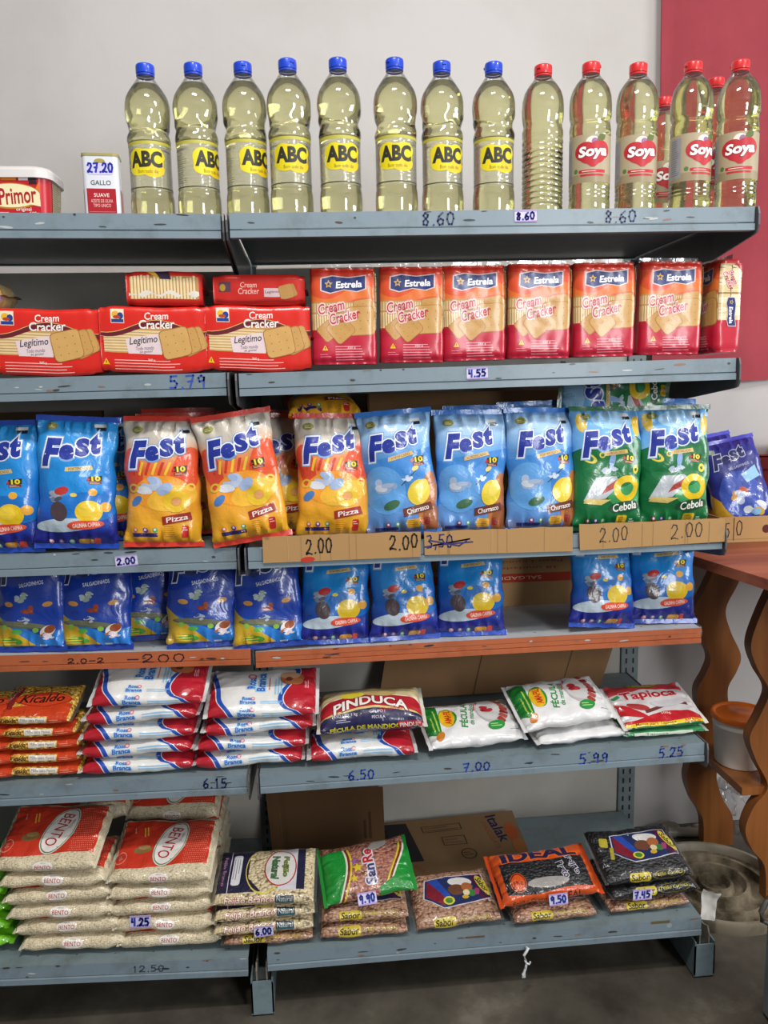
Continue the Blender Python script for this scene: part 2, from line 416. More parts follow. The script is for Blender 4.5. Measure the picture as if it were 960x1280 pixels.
        for (t, c), l in zip(shapes, layers(shapes)):
            e = eps+step*l; seen = {}
            polys = [[tuple(p) for p in tri] for tri in t]
            polys = split_axis(polys, 0, X); polys = split_axis(polys, 1, Y)
            for p in polys:
                cx = sum(q[0] for q in p)/len(p); cy = sum(q[1] for q in p)/len(p)
                j = int(np.searchsorted(X, cx))-1; i = int(np.searchsorted(Y, cy))-1
                if j < 0 or i < 0 or j >= nx-1 or i >= ny-1: continue
                idx = []
                ar = 0
                for k in range(len(p)):
                    a, d = p[k], p[(k+1) % len(p)]; ar += a[0]*d[1]-d[0]*a[1]
                if abs(ar) < 1e-11: continue
                for q in p:
                    key = (round(q[0], 6), round(q[1], 6))
                    if key not in seen:
                        fx = min(1, max(0, (q[0]-X[j])/(X[j+1]-X[j]))); fy = min(1, max(0, (q[1]-Y[i])/(Y[i+1]-Y[i])))
                        pt = G[i, j]*(1-fx)*(1-fy)+G[i, j+1]*fx*(1-fy)+G[i+1, j]*(1-fx)*fy+G[i+1, j+1]*fx*fy
                        nn = Nn[i, j]*(1-fx)*(1-fy)+Nn[i, j+1]*fx*(1-fy)+Nn[i+1, j]*(1-fx)*fy+Nn[i+1, j+1]*fx*fy
                        seen[key] = len(s.v); s.v.append(tuple(pt+nn*e))
                    idx.append(seen[key])
                if len(set(idx)) < 3: continue
                if (ar > 0) == rev: idx = idx[::-1]
                s.face(idx, c, mi_art)
        return s
    def mesh(s, name, mats, smooth=True):
        me = bpy.data.meshes.new(name); me.from_pydata(s.v, [], s.f)
        for m in (mats if isinstance(mats, (list, tuple)) else [mats]): me.materials.append(m)
        at_ = me.color_attributes.new('Col', 'FLOAT_COLOR', 'CORNER')
        flat = np.ones((len(me.loops), 4), np.float32); k = 0
        for cc in s.c:
            for c in cc:
                if c is not None: flat[k, :3] = c
                k += 1
        at_.data.foreach_set('color', flat.ravel())
        me.polygons.foreach_set('material_index', np.array(s.m, np.int32))
        me.polygons.foreach_set('use_smooth', np.full(len(s.f), smooth))
        if smooth:
            me.set_sharp_from_angle(angle=math.radians(48))
        me.update()
        return me
    def build(s, name, mats, parent=None, smooth=True, loc=(0, 0, 0), rot=(0, 0, 0)):
        return put(s.mesh(name, mats, smooth), name, parent, loc, rot)
def put(me, name, parent=None, loc=(0, 0, 0), rot=(0, 0, 0)):
    o = bpy.data.objects.new(name, me); COL.objects.link(o); o.location = loc; o.rotation_euler = rot
    if parent: o.parent = parent
    return o
def tag(o, label, cat, group=None):
    o['label'] = label; o['category'] = cat
    if group: o['group'] = group
    return o
def empty(name, label, cat, loc=(0, 0, 0), rot=(0, 0, 0), group=None):
    o = bpy.data.objects.new(name, None); COL.objects.link(o); o.location = loc; o.rotation_euler = rot; o.empty_display_size = .02
    return tag(o, label, cat, group)
def struct(o): o['kind'] = 'structure'; return o

# ------------------------------------------------------------------ packets: a film tube closed by two crimped end seals
class Packet:
    """axis length L; wide/thin are the cross-section sizes; upright: axis is z and the wide face looks to -y,
    else the axis is x and the packet lies flat with a thin side to -y.  Label coordinates are metres on the film:
    upright (right, up) about the middle of the front, lying (right, up) about the middle of the side facing -y."""
    def __init__(s, name, L, wide, thin, upright, art, base_col, mats, seal_col, e=2.4, p=4.0, q=.5, seals=3, wr=.0025, wf=22, nL=44, nT=72,
                 seed=1, seal=.010, pinch=.5, seal_cols=None, seal_mat='seal', bend=.004, endmin=.0016, core=None):
        s.name = name; s.L = L; s.wide = wide; s.thin = thin; s.up = upright; s.seal = seal
        Lb = L-2*seal
        th = np.linspace(-PI, PI, 721)
        hp, hq = (thin/2, wide/2) if upright else (wide/2, thin/2)
        def ring(hp, hq):
            cx = np.cos(th); sx = np.sin(th)
            p_ = hp*np.sign(cx)*np.abs(cx)**(2/e); q_ = hq*np.sign(sx)*np.abs(sx)**(2/e)
            d = np.hypot(np.diff(p_), np.diff(q_)); cum = np.concatenate([[0], np.cumsum(d)])
            return p_, q_, cum
        per = ring(hp, hq)[2][-1]; s.per = per
        tt = np.linspace(-per/2, per/2, nT)
        aa = np.sin(np.linspace(-PI/2, PI/2, nL)); aa = .5*aa+.5*np.linspace(-1, 1, nL); a = aa*Lb/2
        off = Vector((seed*3.1, seed*1.7, seed*.9))
        def bendf(x, y, z):
            n = noise.noise(Vector((x*9, y*9, z*9))+off)*bend
            return n
        s.bendf = bendf
        G = np.zeros((nL, nT, 3)); s.ends = {}
        for i in range(nL):
            f = max(0.0, 1-abs(aa[i])**p)**q
            tn = max(endmin, thin*f); wd = wide+(thin-tn)*pinch
            h1, h2 = (tn/2, wd/2) if upright else (wd/2, tn/2)
            p_, q_, cum = ring(h1, h2); k = tt/per*cum[-1]+cum[-1]/2
            pp = np.interp(k, cum, p_); qq = np.interp(k, cum, q_)
            for j in range(nT):
                nv = Vector((pp[j]*14, qq[j]*14, a[i]*14))
                nrm = np.array([pp[j]/max(h1, 1e-4)**2, qq[j]/max(h2, 1e-4)**2]); nrm /= np.linalg.norm(nrm)+1e-9
                r = wr*f*(noise.noise(Vector((pp[j], qq[j], a[i]))*wf+off)+.5*noise.noise(Vector((pp[j], qq[j], a[i]))*wf*2.3+off))
                # gathers running in from the end seals
                u = (qq[j]/(wide/2) if upright else pp[j]/(wide/2))
                r += wr*1.1*math.exp(-((1-abs(aa[i]))/.16)**2)*f**.5*math.sin(u*17+noise.noise(Vector((u*3, aa[i], seed)))*5)
                x_, y_ = pp[j]+nrm[0]*r, qq[j]+nrm[1]*r
                if upright: G[i, j] = (y_, -x_, a[i])
                else: G[i, j] = (a[i], -x_, y_)
                G[i, j, 1 if upright else 2] += bendf(*(G[i, j]*np.array([1, 0, 1]) if upright else G[i, j]*np.array([1, 1, 0])))
        mb = MB()
        shapes = art(s) if art else []
        s.mats = mats
        if upright: mb.surf(tt, a, G, shapes, base_col, 0, len(mats)-1, want=(0, -1, 0))
        else:
            mb.surf(a, tt, G.transpose(1, 0, 2), shapes, base_col, 0, len(mats)-1, want=(0, -1, 0))
        for i in (0, nL-1):
            idx = [(i*nT+j) if upright else (j*nL+i) for j in range(nT-1)]
            mb.face(idx if (i == 0) == upright else idx[::-1], lin(seal_col))
        mb_v = np.array(mb.v)
        zmin = -Lb/2-seal if upright else G[..., 2].min()
        s.z0 = zmin
        mb.v = [tuple(p) for p in mb_v-np.array([0, 0, zmin])]
        s.body = mb.mesh(name, mats)
        # seals
        s.seals = []
        wd = wide+thin*pinch
        for sg, nm in ((1, 'top_seal' if upright else 'end_seal'), (-1, 'bottom_seal' if upright else 'end_seal')):
            sb = MB(); nu, nv_ = 56, 4; Gs = np.zeros((nv_, nu, 3)); us = np.linspace(-wd/2, wd/2, nu); vs = np.linspace(0, seal, nv_)
            for i in range(nv_):
                for j in range(nu):
                    ax = sg*(Lb/2-.001+vs[i]+.0012*noise.noise(Vector((us[j]*60, seed, sg)))*(vs[i]/seal)); zz = .00018*(1 if j % 2 else -1)+.003*noise.noise(Vector((us[j]*25, sg*3, seed)))*(vs[i]/seal)
                    pt = np.array([us[j], 0, ax]) if upright else np.array([ax, us[j], 0])
                    bd = bendf(pt[0], 0, pt[2]) if upright else bendf(pt[0], pt[1], 0)
                    pt[1 if upright else 2] += bd+zz; Gs[i, j] = pt-np.array([0, 0, zmin])
            c = lin((seal_cols or {}).get(sg, seal_col))
            for dd in (.0005, -.0005):
                Gd = Gs.copy(); Gd[..., 1 if upright else 2] += dd
                sb.surf(us, vs, Gd, [], c, want=((0, -dd, 0) if upright else (0, 0, dd)))
            if seals & (1 if sg == 1 else 2): s.seals.append((nm, sb.mesh(nm, M[seal_mat])))
    def place(s, label, cat, loc, rot=(0, 0, 0), group=None, name=None):
        o = put(s.body, name or s.name, None, loc, tuple(math.radians(r) for r in rot)); tag(o, label, cat, group)
        for nm, me in s.seals: put(me, nm, o)
        return o
# ------------------------------------------------------------------ the room
mb = MB(); mb.quadbox(-3.5, 4.0, -4.5, .66, -.1, 0, lin('6A655C')); struct(mb.build('floor', M['floor']))
mb = MB(); mb.quadbox(-3.5, 4.0, .56, .70, 0, 3.0, lin('C8C2BC')); struct(mb.build('wall_back', M['wall']))
mb = MB(); mb.quadbox(-3.5, 4.0, -4.5, .70, 3.0, 3.1, lin('C8C2BC')); struct(mb.build('ceiling', M['ceiling']))

# ------------------------------------------------------------------ shelving: six levels in two bays
GREY, GREYD, BRK = lin('7C8C96'), lin('66777D'), lin('55565A')
ORG, ORGD = lin('B5623C'), lin('96502F')
#        front y, right bay (z left, z right), left bay (x0, z0, x1, z1)
LV = {1: (-.113, 1.534, 1.544, (-.359, 1.535, -.012, 1.533)), 2: (-.073, 1.277, 1.289, (-.396, 1.276, -.02, 1.279)),
      3: (-.05, .966, .969, (-.435, .969, -.019, .967)), 4: (.017, .747, .753, (-.475, .764, -.007, .754)),
      5: (-.015, .511, .521, (-.484, .519, -.023, .513)), 6: (-.033, .143, .144, (-.509, .158, -.035, .136))}
BACK = .400
def sz(l, x):
    """height of the deck of level l at x"""
    y, a, b, (x0, z0, x1, z1) = LV[l]
    return a+(b-a)*x/.9 if x > -.008 else z1+(z0-z1)*(x-x1)/(x0-x1)
def lip_z(l, x): return sz(l, x)
BLUE = '2A3F9E'
LIPART = {
 (1, 0): HAND('2.13', -.50, -.022, .055, .011, .0022, '3A4A78') + RC(-.30, -.030, -.22, -.0285, '3F474A'),
 (1, 1): HAND('8.60', .318, -.024, .058, .02, .003, '33456E', seed=5) + HAND('8.60', .632, -.023, .058, .019, .003, '33456E', seed=9) + RC(.02, -.0265, .87, -.0255, '66777B'),
 (2, 0): HAND('5,79', -.118, -.024, .066, .021, .0032, '3B55B4', seed=4),
 (2, 1): [],
 (3, 0): [], (3, 1): [],
 (4, 0): HAND('2,0-2', -.352, -.019, .07, .009, .0022, '4A2A26', seed=2) + HAND('-200', -.243, -.022, .115, .016, .0024, '3A2330', seed=8),
 (4, 1): RC(.03, -.0105, .89, -.0098, '9A5030') + RC(.33, -.022, .47, -.0205, 'A4583A'),
 (5, 0): HAND('6.15', -.108, -.025, .048, .019, .0030, '24366E', seed=6),
 (5, 1): HAND('6.50', .172, -.025, .054, .019, .0030, '2B45A8', seed=7) + HAND('7,00', .40, -.025, .058, .017, .003, '2B45A8', seed=11) + HAND('5.99', .637, -.027, .064, .021, .0032, '2B45A8', seed=12) + HAND('5.25', .803, -.026, .054, .02, .003, '2B45A8', seed=13),
 (6, 0): HAND('12.50', -.262, -.022, .065, .013, .002, '3D4A5E', seed=14) + RC(-.225, -.0385, -.135, -.034, 'C6C4BC'),
 (6, 1): RC(.36, -.038, .46, -.0335, 'A9ACA8') + RC(.285, -.0375, .33, -.035, '5A4034') + EL(.83, -.012, .006, .005, '9AA6AA') + RC(.79, -.006, .83, 0, '6A5A3A') + RC(.40, -.004, .44, 0, '6A5440'),
}
def chips(x0, x1, n, seed, h=.039):
    """chips and scratches in the paint"""
    rr = random.Random(seed); s = []
    for _ in range(n):
        x, y = rr.uniform(x0, x1), rr.choice([-h*.66, -h*.97, -.002, -h*.7, rr.uniform(-h, 0)]); w, q = rr.uniform(.002, .012), rr.uniform(.0008, .0022)
        s += EL(x, max(-h+q, min(-q, y)), w, q, rr.choice(['3C3F40', '4A4038', 'B5BCBC', '2E3438', '8E6A52']), rr.uniform(-6, 6), 8)
    return s
def bracket(yf, nose, rear, th, x, rz):
    """one cantilever side plate: rounded nose at the front, deeper at the back where it hooks into the post"""
    pts = [(yf-.004, .0), (yf-.008, -.012), (yf-.008, -nose+.012), (yf-.002, -nose), (yf+.012, -nose-.003), (BACK+.005, -rear), (BACK+.005, 0)]
    return MB().prism(pts, 'yz', x-th/2, x+th/2, BRK)
def shelf(l, bay):
    y0, za, zb, (lx0, lz0, lx1, lz1) = LV[l]
    if bay: x0, x1 = 0.0, .90
    else: x1 = lx1; x0 = lx1-.90
    h = .031 if l == 4 else .039
    c, cd = (ORG, ORGD) if l == 4 else (GREY, GREYD)
    deckc = lin('B9BEC2') if l == 4 else lin('77868B')
    zl, zr = (za, zb) if bay else (lz1+(lz0-lz1)*(x0-lx1)/(lx0-lx1), lz1)
    where = ['', 'topmost', 'second from top', 'third from top', 'fourth from top, orange-lipped', 'fifth from top', 'lowest'][l]
    e = empty('metal_shelf', f"{'orange' if l == 4 else 'blue-grey'} painted metal shelf, {where}, in the {'right' if bay else 'left'} bay", 'shelf', ((x0+x1)/2, 0, (zl+zr)/2), (0, -math.atan2(zr-zl, x1-x0), 0), 'shelves of the wall gondola')
    xm = (x0+x1)/2; hw = (x1-x0)/2-.001
    d = MB(); d.quadbox(-hw, hw, y0+.002, BACK, -.0015, 0, deckc, 0)
    d.quadbox(-hw, hw, BACK-.0015, BACK, -.005, 0, deckc)
    rr = random.Random(l*7+bay)
    for i in range(12):
        xx = -hw+.04+i*(2*hw-.08)/11
        d.flat(EL(0, 0, .0022, .0016, '3E4447', 0, 8), (xx, y0+.028, 0), (1, 0, 0), (0, 1, 0), (0, 0, 1))
    if l in (5, 6):
        for i in range(10):
            d.flat(EL(0, 0, rr.uniform(.004, .02), rr.uniform(.002, .006), rr.choice(['6E6A5C', '5E6467', '8C8474']), rr.uniform(0, 180), 10), (rr.uniform(-hw+.03, hw-.03), rr.uniform(y0+.02, .3), 0), (1, 0, 0), (0, 1, 0), (0, 0, 1))
    d.build('deck', M['metal'], e, False)
    f = MB()
    pr = [(y0, 0), (y0, -h*.64), (y0+.003, -h*.67), (y0-.002, -h*.72), (y0-.002, -h), (y0+.013, -h), (y0+.013, -h+.0015), (y0+.0015, -h+.0015), (y0+.0045, -h*.67), (y0+.0015, -h*.62), (y0+.0015, 0)]
    f.prism(pr, 'yz', -hw, hw, c)
    S = SH(LIPART[(l, bay)], -xm, 0)
    f.flat(chips(-hw+.01, hw-.01, 16, l*5+bay, h*.62)+S, (0, y0, 0), (1, 0, 0), (0, 0, 1), (0, -1, 0))
    f.build('front_lip', M['metal'], e, False)
    nose, rear = (.043, .12) if l == 1 else (.052, .105)
    if l == 4: nose, rear = .030, .09
    if l < 6:
        for sg in (-1, 1):
            b = bracket(y0 if l != 4 else y0+.015, nose, rear, .003, sg*(hw+.0045), 0)
            b.build('bracket', M['metal'], e, False)
    return e
for l in range(1, 7):
    for bay in (0, 1): shelf(l, bay)

def upright(x, label):
    e = empty('shelf_upright', label, 'upright', (x, BACK+.03, 0), group='uprights of the wall gondola')
    p = MB()
    for sg in (-1, 1): p.quadbox(sg*.021-.0015, sg*.021+.0015, -.022, .03, 0, 1.55, lin('5F6A6C'))
    p.quadbox(-.021, .021, -.0235, -.022, 0, 1.55, lin('737F82'))
    for i in range(60):
        for sx in (-.009, .009):
            p.flat(RR(0, 0, .0045, .014, '141414'), (sx, -.0235, .05+i*.025), (1, 0, 0), (0, 0, 1), (0, -1, 0))
    p.build('post', M['metal_old'], e, False)
    f = MB(); yf = LV[6][0]+.004-(BACK+.03)
    # hollow foot: a U-shaped channel with a closed front, its top open behind the front plate
    f.quadbox(-.022, .022, yf, yf+.003, .005, .078, lin('73858C'), bev=.004)
    f.quadbox(-.022, -.019, yf, .03, .005, .084, lin('6A7A80')); f.quadbox(.019, .022, yf, .03, .005, .084, lin('6A7A80'))
    f.quadbox(-.019, .019, yf+.012, -.03, .070, .074, lin('4A4F50')); f.quadbox(-.02, .02, yf+.002, .028, 0, .006, lin('202020'))
    for sg in (-1, 1):
        f.prism([(yf+.004, .07), (yf+.004, .098), (yf+.012, .112), (yf+.03, .104), (-.03, .104), (-.03, .07)], 'yz', sg*.010-.0015, sg*.010+.0015, lin('7A746A'))
    f.build('foot', M['metal_old'], e, False)
upright(-.0125, 'grey slotted shelf upright with box foot between the two bays')
upright(.912, 'grey slotted shelf upright with box foot at the right end')
upright(-.935, 'grey slotted shelf upright with box foot at the left end')

def back_panel(x0, x1, ztop, label):
    m = MB(); m.quadbox(-(x1-x0)/2, (x1-x0)/2, 0, .0015, 0, ztop-.13, lin('8A857C'))
    for z in (.33, .62, .91): m.quadbox(-(x1-x0)/2, (x1-x0)/2, -.0012, 0, z, z+.004, lin('8A857C'))
    for (x, z) in ((-.32, ztop-.16), (.1, ztop-.2), (.3, ztop-.5)): m.flat(EL(0, 0, .004, .004, '1A1814', 0, 10), (x+.16, -.0001, z), (1, 0, 0), (0, 0, 1), (0, -1, 0))
    tag(m.build('back_panel', M['panel'], None, False, ((x0+x1)/2, BACK+.013, .13)), label, 'panel', 'back panels of the wall gondola')
back_panel(-.913, -.035, 1.518, 'grey metal back panel behind the left bay')
back_panel(.010, .889, 1.526, 'grey metal back panel behind the right bay')

# ------------------------------------------------------------------ red cloth on the wall
mb = MB(); xs = np.linspace(1.002, 1.75, 60); zs = np.linspace(1.252, 2.5, 50); G = np.zeros((50, 60, 3))
for i, z in enumerate(zs):
    for j, x in enumerate(xs):
        k = (x-1.002)
        y = .540-.012*math.exp(-(k/.02)**2)-.012*math.sin(k*30+math.sin(z*2))*math.exp(-k*5)-.010*noise.noise(Vector((x*6, z*2.2, 3)))-.004*abs(noise.noise(Vector((x*14+z*9, z*5-x*6, 8))))*(1 if z < 1.5 else .4)
        xx = x+.006*math.sin(z*4.2)*(1 if j < 3 else 0)+.012*(z-1.25)*math.exp(-k*8)*0
        G[i, j] = (xx, y, z+.006*math.sin(x*9)*(i == 0)+.012*(x-1.0)*(1-i/50))
mb.surf(xs, zs, G, [], (1, 1, 1), want=(0, -1, 0)); G2 = G.copy(); G2[..., 1] += .003; mb.surf(xs, zs, G2, [], (1, 1, 1), want=(0, 1, 0))
tag(mb.build('wall_cloth', M['cloth']), 'large red cloth hung flat on the wall behind the bottles at the right', 'cloth')

# ------------------------------------------------------------------ wooden table with wavy legs
def spline(pts, n=8):
    out = []
    p = [pts[0]]+list(pts)+[pts[-1]]
    for i in range(1, len(p)-2):
        a, b, c, d = (np.array(q, float) for q in p[i-1:i+3])
        for k in range(n):
            t = k/n; out.append(tuple(.5*((2*b)+(-a+c)*t+(2*a-5*b+4*c-d)*t*t+(-a+3*b-3*c+d)*t**3)))
    out.append(tuple(pts[-1])); return out
TZ = .868
ta = atz(866, 707, TZ-.022); tb = atz(962, 739, TZ-.022)
tdir = (tb-ta)/np.linalg.norm(tb-ta); tn = np.array([-tdir[1], tdir[0], 0])
if tn[0] < 0: tn = -tn
c0 = ta+tdir*(-(.50-ta[1])/abs(tdir[1]) if False else 0)
def along(y): return ta+tdir*((y-ta[1])/tdir[1])
p_back, p_front = along(.52), along(-.16)
te = empty('wooden_table', 'varnished wooden table with wavy plank legs to the right of the shelves', 'table', (1.5, .2, 0))
def tl(p): return (p[0]-1.5, p[1]-.2)
out = [tl((.945, .52)), tl((.945, .39)), tl(along(.39)), tl(p_front), tl((p_back[0]+.95, p_front[1])), tl((p_back[0]+.95, p_back[1]))]
MB().prism(out, 'xy', TZ-.022, TZ, lin('8E4A2E')).build('tabletop', M['table'], te, False)
def wavy(center, Y, hw, ztop, name='leg', th=.03, dx=0.0):
    pts = spline([(at(u, v, Y)[0]+dx, at(u, v, Y)[2]) for u, v in center])
    pts[-1] = (pts[-1][0], 0.0); pts[0] = (pts[0][0], ztop)
    L_, R_ = [], []
    for i, p in enumerate(pts):
        L_.append((p[0]-hw-1.5, p[1])); R_.append((p[0]+hw-1.5, p[1]))
    m = MB(); m.prism(L_+R_[::-1], 'xz', Y-.2, Y+th-.2, lin('8A5226')); return m.build(name, M['leg'], te, True)
FAR = [(912, 712), (901, 735), (888, 763), (894, 790), (907, 820), (902, 840), (891, 862), (893, 890), (896, 915), (886, 940), (877, 970), (884, 998), (897, 1022), (898, 1056)]
NEAR = [(995, 725), (976, 765), (963, 805), (971, 835), (985, 863), (974, 893), (961, 921), (969, 950), (983, 982), (965, 1008), (955, 1036), (963, 1060), (979, 1083), (980, 1130)]
wavy(FAR, .44, .042, TZ-.022); wavy(NEAR, .19, .046, TZ-.022)
wavy(FAR, .44, .046, TZ-.022, dx=.70); wavy(NEAR, .19, .046, TZ-.022, dx=.70)
sb = at(922, 951, .33)
m = MB(); m.quadbox(sb[0]-.06-1.5, sb[0]+.09-1.5, .2-.2, .46-.2, sb[2]-.022, sb[2]-.002, lin('5A3018')); m.build('stretcher', M['leg'], te, False)

# bucket with an orange lid on the stretcher
bx, bz = at(924, 949, .33)[0], sb[2]-.0015
e = empty('lidded_bucket', 'white translucent plastic bucket with orange lid between the table legs', 'bucket', (bx, .33, bz))
hb = at(924, 893, .33)[2]-bz
m = MB(); m.lathe([(0, 0), (.055, 0), (.059, .004), (.0655, hb*.8), (.067, hb*.81), (.0665, hb), (.0645, hb), (.063, hb*.8), (.056, .006), (0, .005)], lin('F6F3EE'), 40); m.build('pail', M['plastic'], e)
m = MB(); m.lathe([(.0645, hb-.006), (.0725, hb-.006), (.0735, hb-.001), (.0725, hb+.005), (.069, hb+.007), (.064, hb+.0055), (.061, hb+.002), (.02, hb+.002), (.018, hb+.003), (0, hb+.003)], lin('EE761E'), 44); m.build('lid', M['plastic'], e)

# basin lying on the floor
bc = (1.085, .255)
m = MB(); prof = [(0, .010), (.026, .008), (.033, .024), (.040, .024), (.047, .008), (.064, .008), (.070, .028), (.078, .028), (.085, .008), (.112, .008), (.118, .022), (.126, .022), (.132, .008), (.150, .010), (.154, .012)]
m.lathe(prof, (1, 1, 1), 56); m.lathe([(.154, .004), (0, .004)], (1, 1, 1), 56)
bl_ = tag(m.build('basin_lid', M['basin'], loc=(bc[0], bc[1], 0)), 'dirty round ridged basin lid lying on the floor behind the shelf foot', 'basin')
m = MB(); m.lathe([(.153, .010), (.156, .022), (.162, .029), (.170, .029), (.174, .023), (.172, .0), (.154, .0), (.153, .010)], lin('8E8472'), 56); m.build('rim', M['metal_old'], bl_)
# rubble, pipe, plastic scraps at the wall
p = at(850, 1030, .50)
m = MB(); m.tube([(p[0]-.03, .50, .014), (p[0]+.065, .485, .014)], .013, lin('9A9488'), 12); m.tube([(p[0]-.035, .501, .014), (p[0]-.015, .4975, .014)], .0165, lin('8A8478'), 12)
tag(m.build('broken_pipe', M['plastic']), 'short grey piece of pipe lying at the foot of the wall', 'pipe')
rr = random.Random(4)
for i, (u, v) in enumerate([(822, 1030), (838, 1018), (872, 1022), (862, 1048)]):
    q = at(u, v, .52); m = MB(); n = 10; r0 = [.022, .028, .018, .012][i]
    prof = [(0, 0)]+[(r0*math.sin(PI*k/6)*rr.uniform(.8, 1.15), r0*.8*(1-math.cos(PI*k/6))/1.6) for k in range(1, 6)]+[(0, r0)]
    m.lathe(prof, (1, 1, 1), n); m.v = [(a*(1+.3*noise.noise(Vector((a*90, b*90, c*90+i)))), b*(1+.3*noise.noise(Vector((b*90, c*90, a*90)))), c) for a, b, c in m.v]
    tag(m.build('rubble_chunk', M['rubble'], None, False, (q[0], min(.52, .52), 0)), ['lump of rubble left of the pipe by the wall', 'largest lump of rubble behind the pipe by the wall', 'lump of rubble right of the pipe by the wall', 'smallest rubble crumb in front of the pipe'][i], 'rubble', 'rubble along the wall')
def crumple(name, c, w, h, rot, seed, mat, label, cat, amp=.03):
    us = np.linspace(-w/2, w/2, 22); vs = np.linspace(0, h, 26); G = np.zeros((26, 22, 3))
    for i, b in enumerate(vs):
        for j, a in enumerate(us):
            n = noise.noise(Vector((a*22+seed, b*22, seed))); n2 = noise.noise(Vector((a*50, b*50+seed, seed)))
            G[i, j] = (a*(.75+.5*abs(n)), amp*n+.4*amp*n2, b*(1+.1*n2))
    mb = MB(); mb.surf(us, vs, G, [], lin('D5D2CC'), want=(0, -1, 0)); G2 = G.copy(); G2[..., 1] += .0008; mb.surf(us, vs, G2, [], lin('D5D2CC'), want=(0, 1, 0))
    return tag(mb.build(name, mat, None, True, c, rot), label, cat)
q = at(922, 1025, .47)
crumple('plastic_bag', (q[0]+.01, .48, .004), .11, .15, (-.35, 0, 0), 3, M['wrap'], 'crumpled clear plastic bag on the floor between the table legs', 'bag', .05)
q = at(884, 1150, .075)
crumple('plastic_scrap', (q[0], .075, q[2]), .045, .062, (-.3, .3, 0), 9, M['paper'], 'white torn scrap of plastic beside the black bean packets', 'scrap', .015)
# grey bin and yellow jug at the right edge of the frame
bl = atz(950, 1268, 0); m = MB()
bx0 = bl[0]+.002; by = bl[1]-.115
pts = [(-.0, -.11), (.24, -.11), (.24, .11), (0, .11)]
e = empty('utility_bin', 'grey square plastic bin on the floor at the right edge', 'bin', (bx0, by, 0))
m.quadbox(0, .24, -.11, .11, .004, .27, lin('7C8488'), bev=.008); m.quadbox(.008, .232, -.102, .102, 0, .006, lin('303030')); m.build('body', M['plastic'], e, False)
m = MB(); m.quadbox(-.001, .246, -.116, .116, .262, .274, lin('868E92'), bev=.004); m.build('rim', M['plastic'], e, False)
jz = .2745; jl = at(956, 1040, by+.02)
e = empty('yellow_jug', 'yellow plastic jug with dark grey handle on the grey bin', 'jug', (jl[0]+.062, by+.02, jz))
m = MB(); m.lathe([(0, 0), (.036, 0), (.040, .006), (.042, .05), (.038, .085), (.030, .105), (.028, .12), (.026, .12), (.026, .105), (.034, .084), (.037, .01), (0, .006)], lin('E8A81E'), 32); m.build('body', M['plastic'], e)
m = MB(); m.tube([(-.038, 0, .045), (-.052, 0, .04), (-.062, -.002, .022), (-.060, -.004, .006), (-.05, -.006, .002)], .005, lin('4A4A46'), 10); m.build('handle', M['plastic'], e)

# ------------------------------------------------------------------ cardboard
KRAFT = lin('B08A5C')
def carton_sheet(name, label, pts, Y, th, shapes, col=KRAFT, tilt=0, org=None, mat='card', cat='cardboard', z=None):
    """flat piece of cardboard; outline in metres about org (lower middle)"""
    m = MB(); m.prism(pts, 'xz', 0, th, col, 0, tuple(c*.8 for c in col)); m.flat(shapes, (0, 0, 0), (1, 0, 0), (0, 0, 1), (0, -1, 0))
    return tag(m.build(name, M[mat], None, False, org, (tilt, 0, 0)), label, cat)
def strip(uv, Y, shapes_f, label, seed):
    """cardboard strip standing in front of the lip; uv = its four corners in the photograph"""
    c = [at(u, v, Y) for u, v in uv]; o = (c[0]+c[1])/2
    rr = random.Random(seed)
    pts = [(p[0]-o[0], p[2]-o[2]) for p in c]
    n = 14; top = [(pts[2][0]+(pts[3][0]-pts[2][0])*i/n, pts[2][1]+(pts[3][1]-pts[2][1])*i/n+rr.uniform(-.0012, .0012)) for i in range(n+1)]
    w = pts[1][0]-pts[0][0]; h = pts[2][1]-pts[1][1]
    S = []
    for k in range(9):
        x = pts[0][0]+w*rr.uniform(.05, .95); S += RC(x, h*.02, x+.0012, h*.97, rr.choice(['A17D50', 'BC9868', '9C784C']))
    return carton_sheet('cardboard_strip', label, [pts[0], pts[1]]+top, Y, .003, S+shapes_f(w, h), KRAFT, 0, (o[0], Y, o[2]))
sy = LV[3][0]-.0062
INK = '3A3330'
strip([(329, 704), (526, 696), (526, 664), (328, 671)], sy, lambda w, h: HAND('2.00', -w*.23, h*.28, .05, .027, .0030, INK, .03, 21)+HAND('2.00', w*.30, h*.30, .055, .026, .0030, INK, .06, 22)+EL(-w*.22, h*.03+.002, .013, .005, 'C0392B', 4), 'cardboard price strip leaning on the lip under the orange snack bags', 31)
strip([(531, 694), (716, 689), (716, 658), (530, 665)], sy, lambda w, h: HAND('3,50', -w*.49, h*.28, .052, .024, .0026, '3A3A6E', .05, 23)+STROKE([(-w*.5, h*.36), (-w*.2, h*.62), (-w*.44, h*.42), (-w*.18, h*.5)], .0026, '3A3A6E')+STROKE([(-w*.47, h*.62), (-w*.27, h*.36), (-w*.22, h*.55)], .0026, '3A3A6E'), 'cardboard price strip with scratched-out figures under the light blue bags', 32)
strip([(725, 688), (906, 677), (906, 648), (724, 656)], sy, lambda w, h: HAND('2.00', -w*.37, h*.22, .058, .027, .0020, '4A4540', .05, 24)+HAND('2.00', w*.12, h*.26, .066, .028, .0020, '4A4540', .07, 25), 'cardboard price strip marked twice 2.00 under the green snack bags', 33)
